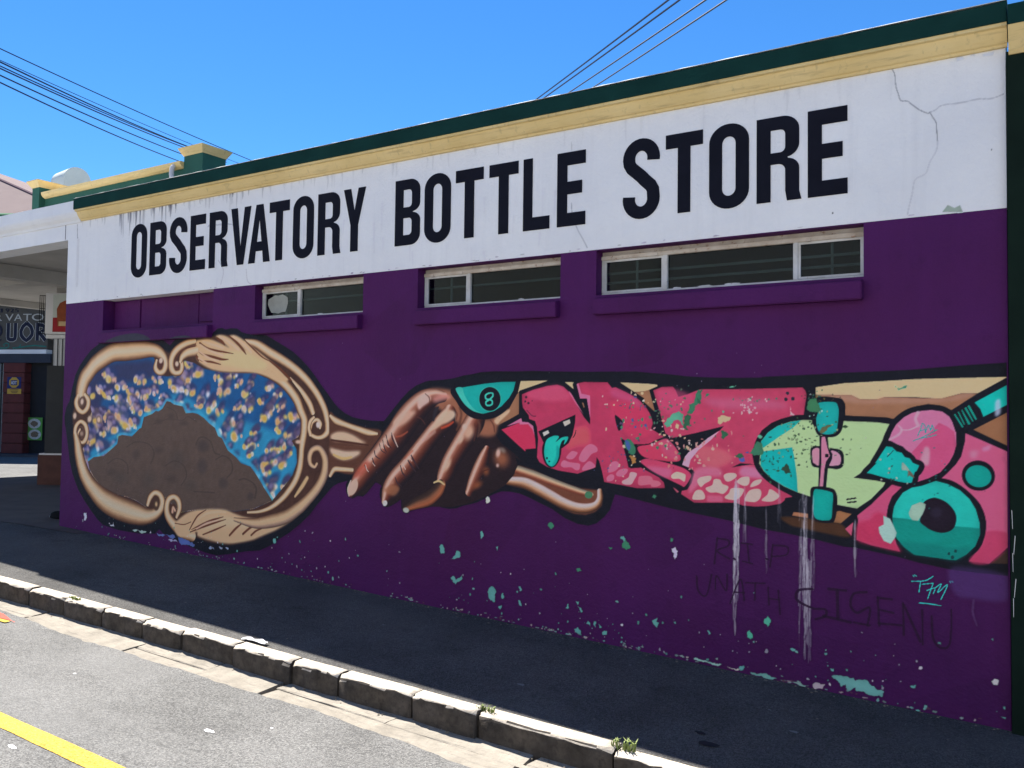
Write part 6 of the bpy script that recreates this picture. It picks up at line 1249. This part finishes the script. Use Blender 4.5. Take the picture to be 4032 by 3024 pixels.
# ============================================================ wires
WL=[((-15.0,1.15,7.83),(-22.12,16.81,9.7),.009),((-14.93,1.19,7.6),(-22.71,16.43,9.72),.006),((-14.69,1.34,7.47),(-24.89,15.07,10.58),.013),((-14.69,1.34,7.39),(-24.84,15.1,10.57),.010),((-14.69,1.34,7.35),(-24.84,15.1,10.5),.012),((-14.68,1.35,7.24),(-24.93,15.05,10.27),.012),((-14.63,1.38,7.11),(-25.34,14.79,10.15),.012)]
WR=[((-.85,.17,5.05),(-8.57,7.72,6.78),.008),((-.78,.22,5.03),(-8.45,7.79,6.83),.008),((-.62,.31,4.99),(-8.11,8.01,6.94),.008),((-.55,.36,4.94),(-7.72,8.25,7.07),.008)]
nmL=['topmost','second','third','fourth','fifth','sixth','lowest']; nmR=['leftmost','second','third','rightmost']
def wire(a,b,r_,lab,grp,sag=.12,n=24):
    a=Vector(a);b=Vector(b); pts=[a.lerp(b,i/n)+Vector((0,0,-sag*4*(i/n)*(1-i/n))) for i in range(n+1)]
    o=MB().tube(pts,r_*1.15,5).build('overhead_wire',M_WIRE); tag(o,lab,'wire',grp); return o
for (a,b,r_),nm in zip(WL,nmL): wire(a,b,r_,'%s of the seven overhead wires crossing the sky at the left'%nm,'overhead wires at the left')
for (a,b,r_),nm in zip(WR,nmR): wire(a,b,r_,'%s of the four overhead wires rising above the sign'%nm,'overhead wires above the sign',.02)
UP=empty('utility_pole',(-15.74,2.63,.4)); tag(UP,'dark utility pole at the left edge carrying the overhead wires','pole')
MB().tube([(-15.78,2.61,.3),(-15.78,2.61,7.72)],[.10,.07],10).build('shaft',M_BOARD,UP,True); MB().box((-16.6,2.55,7.3),(-15.7,2.63,7.4)).build('crossarm',M_BOARD,UP)
# ============================================================ small things
M_GRS=plain('weed_green',(.20,.25,.075),.3,40,.7,0)
def weed(x,y,n,h,lab):
    W_=MB(); z=pz(x,y)+.006
    for k in range(n):
        a=rg.uniform(0,6.28); l=h*rg.uniform(.5,1.2); px_,py_=x+rg.uniform(-.06,.06),y+rg.uniform(-.015,.015); ln=rg.uniform(.2,1.0); tip=(px_+math.cos(a)*l*ln,py_+math.sin(a)*l*ln,z+l*.8); mid=(px_+math.cos(a)*l*ln*.35,py_+math.sin(a)*l*ln*.35,z+l*.6); ww=.0035; dx,dy=-math.sin(a)*ww,math.cos(a)*ww
        W_.add([(px_-dx,py_-dy,z-.01),(px_+dx,py_+dy,z-.01),(mid[0]+dx,mid[1]+dy,mid[2]),tip,(mid[0]-dx,mid[1]-dy,mid[2])],[(0,1,2,4),(4,2,3)])
    o=W_.build('weed_tuft',M_GRS); tag(o,lab,'weed','weeds in the kerb joints'); return o
weed(-6.02,-1.53,46,.022,'flat green weed tuft in a kerb joint at the far left'); weed(-2.50,-1.44,34,.032,'green weed tuft in the kerb joint by the yellow stain'); weed(-1.73,-1.42,44,.045,'tallest green weed tuft in the kerb joint nearest the camera'); weed(-7.0,-1.62,20,.03,'tiny weed at the foot of the leftmost kerb stone')
V=[];F=[]
for i in range(7):
    for j in range(5): V.append((-4.27+.035*(i-3)+rg.uniform(-.006,.006),-1.395+.012*(j-2)+rg.uniform(-.005,.005),pz(-4.27,-1.39)+.012+rg.uniform(0,.012)))
for i in range(6):
    for j in range(4): F.append((i*5+j,(i+1)*5+j,(i+1)*5+j+1,i*5+j+1))
o=mesh('litter_paper',V,F,plain('crumpled_paper',(.62,.62,.66),.1,20)); tag(o,'crumpled white paper scrap lying behind the kerb','litter')

M_DEB=plain('grit_and_leaf_bits',(.20,.17,.13),.5,60,.9,0)
def debris(name,xs,yf,n,zf,lab,sz):
    D_=MB()
    for k in range(n):
        x=rg.uniform(*xs); y=yf(x); z=zf(x,y); s_=rg.uniform(.3,1)**2*sz+.002; a=rg.uniform(0,6.28); q=rg.uniform(.4,1)
        c,d=math.cos(a)*s_,math.sin(a)*s_
        D_.add([(x+c,y+d,z+.001),(x-d*q,y+c*q,z+.001),(x-c,y-d,z+.001),(x+d*q,y-c*q,z+.001),(x,y,z+s_*.6)],[(0,1,4),(1,2,4),(2,3,4),(3,0,4)])
    o=D_.build(name,M_DEB); tag(o,lab,'debris',kind='stuff'); return o
debris('wall_foot_grit',(-8.7,-.25),lambda x:-.012-abs(rg.gauss(0,.03)),420,pz,'grit and leaf bits gathered along the foot of the wall',.009)
debris('gutter_grit',(-8,1.5),lambda x:KF(x)-.012-abs(rg.gauss(0,.018)),300,lambda x,y:pz(x,y)-.115,'grit and leaf bits lying in the gutter below the kerb',.009)
debris('pavement_grit',(-8,1),lambda x:rg.uniform(-1.38,-.1),90,pz,'small grit scattered over the dark pavement',.006)
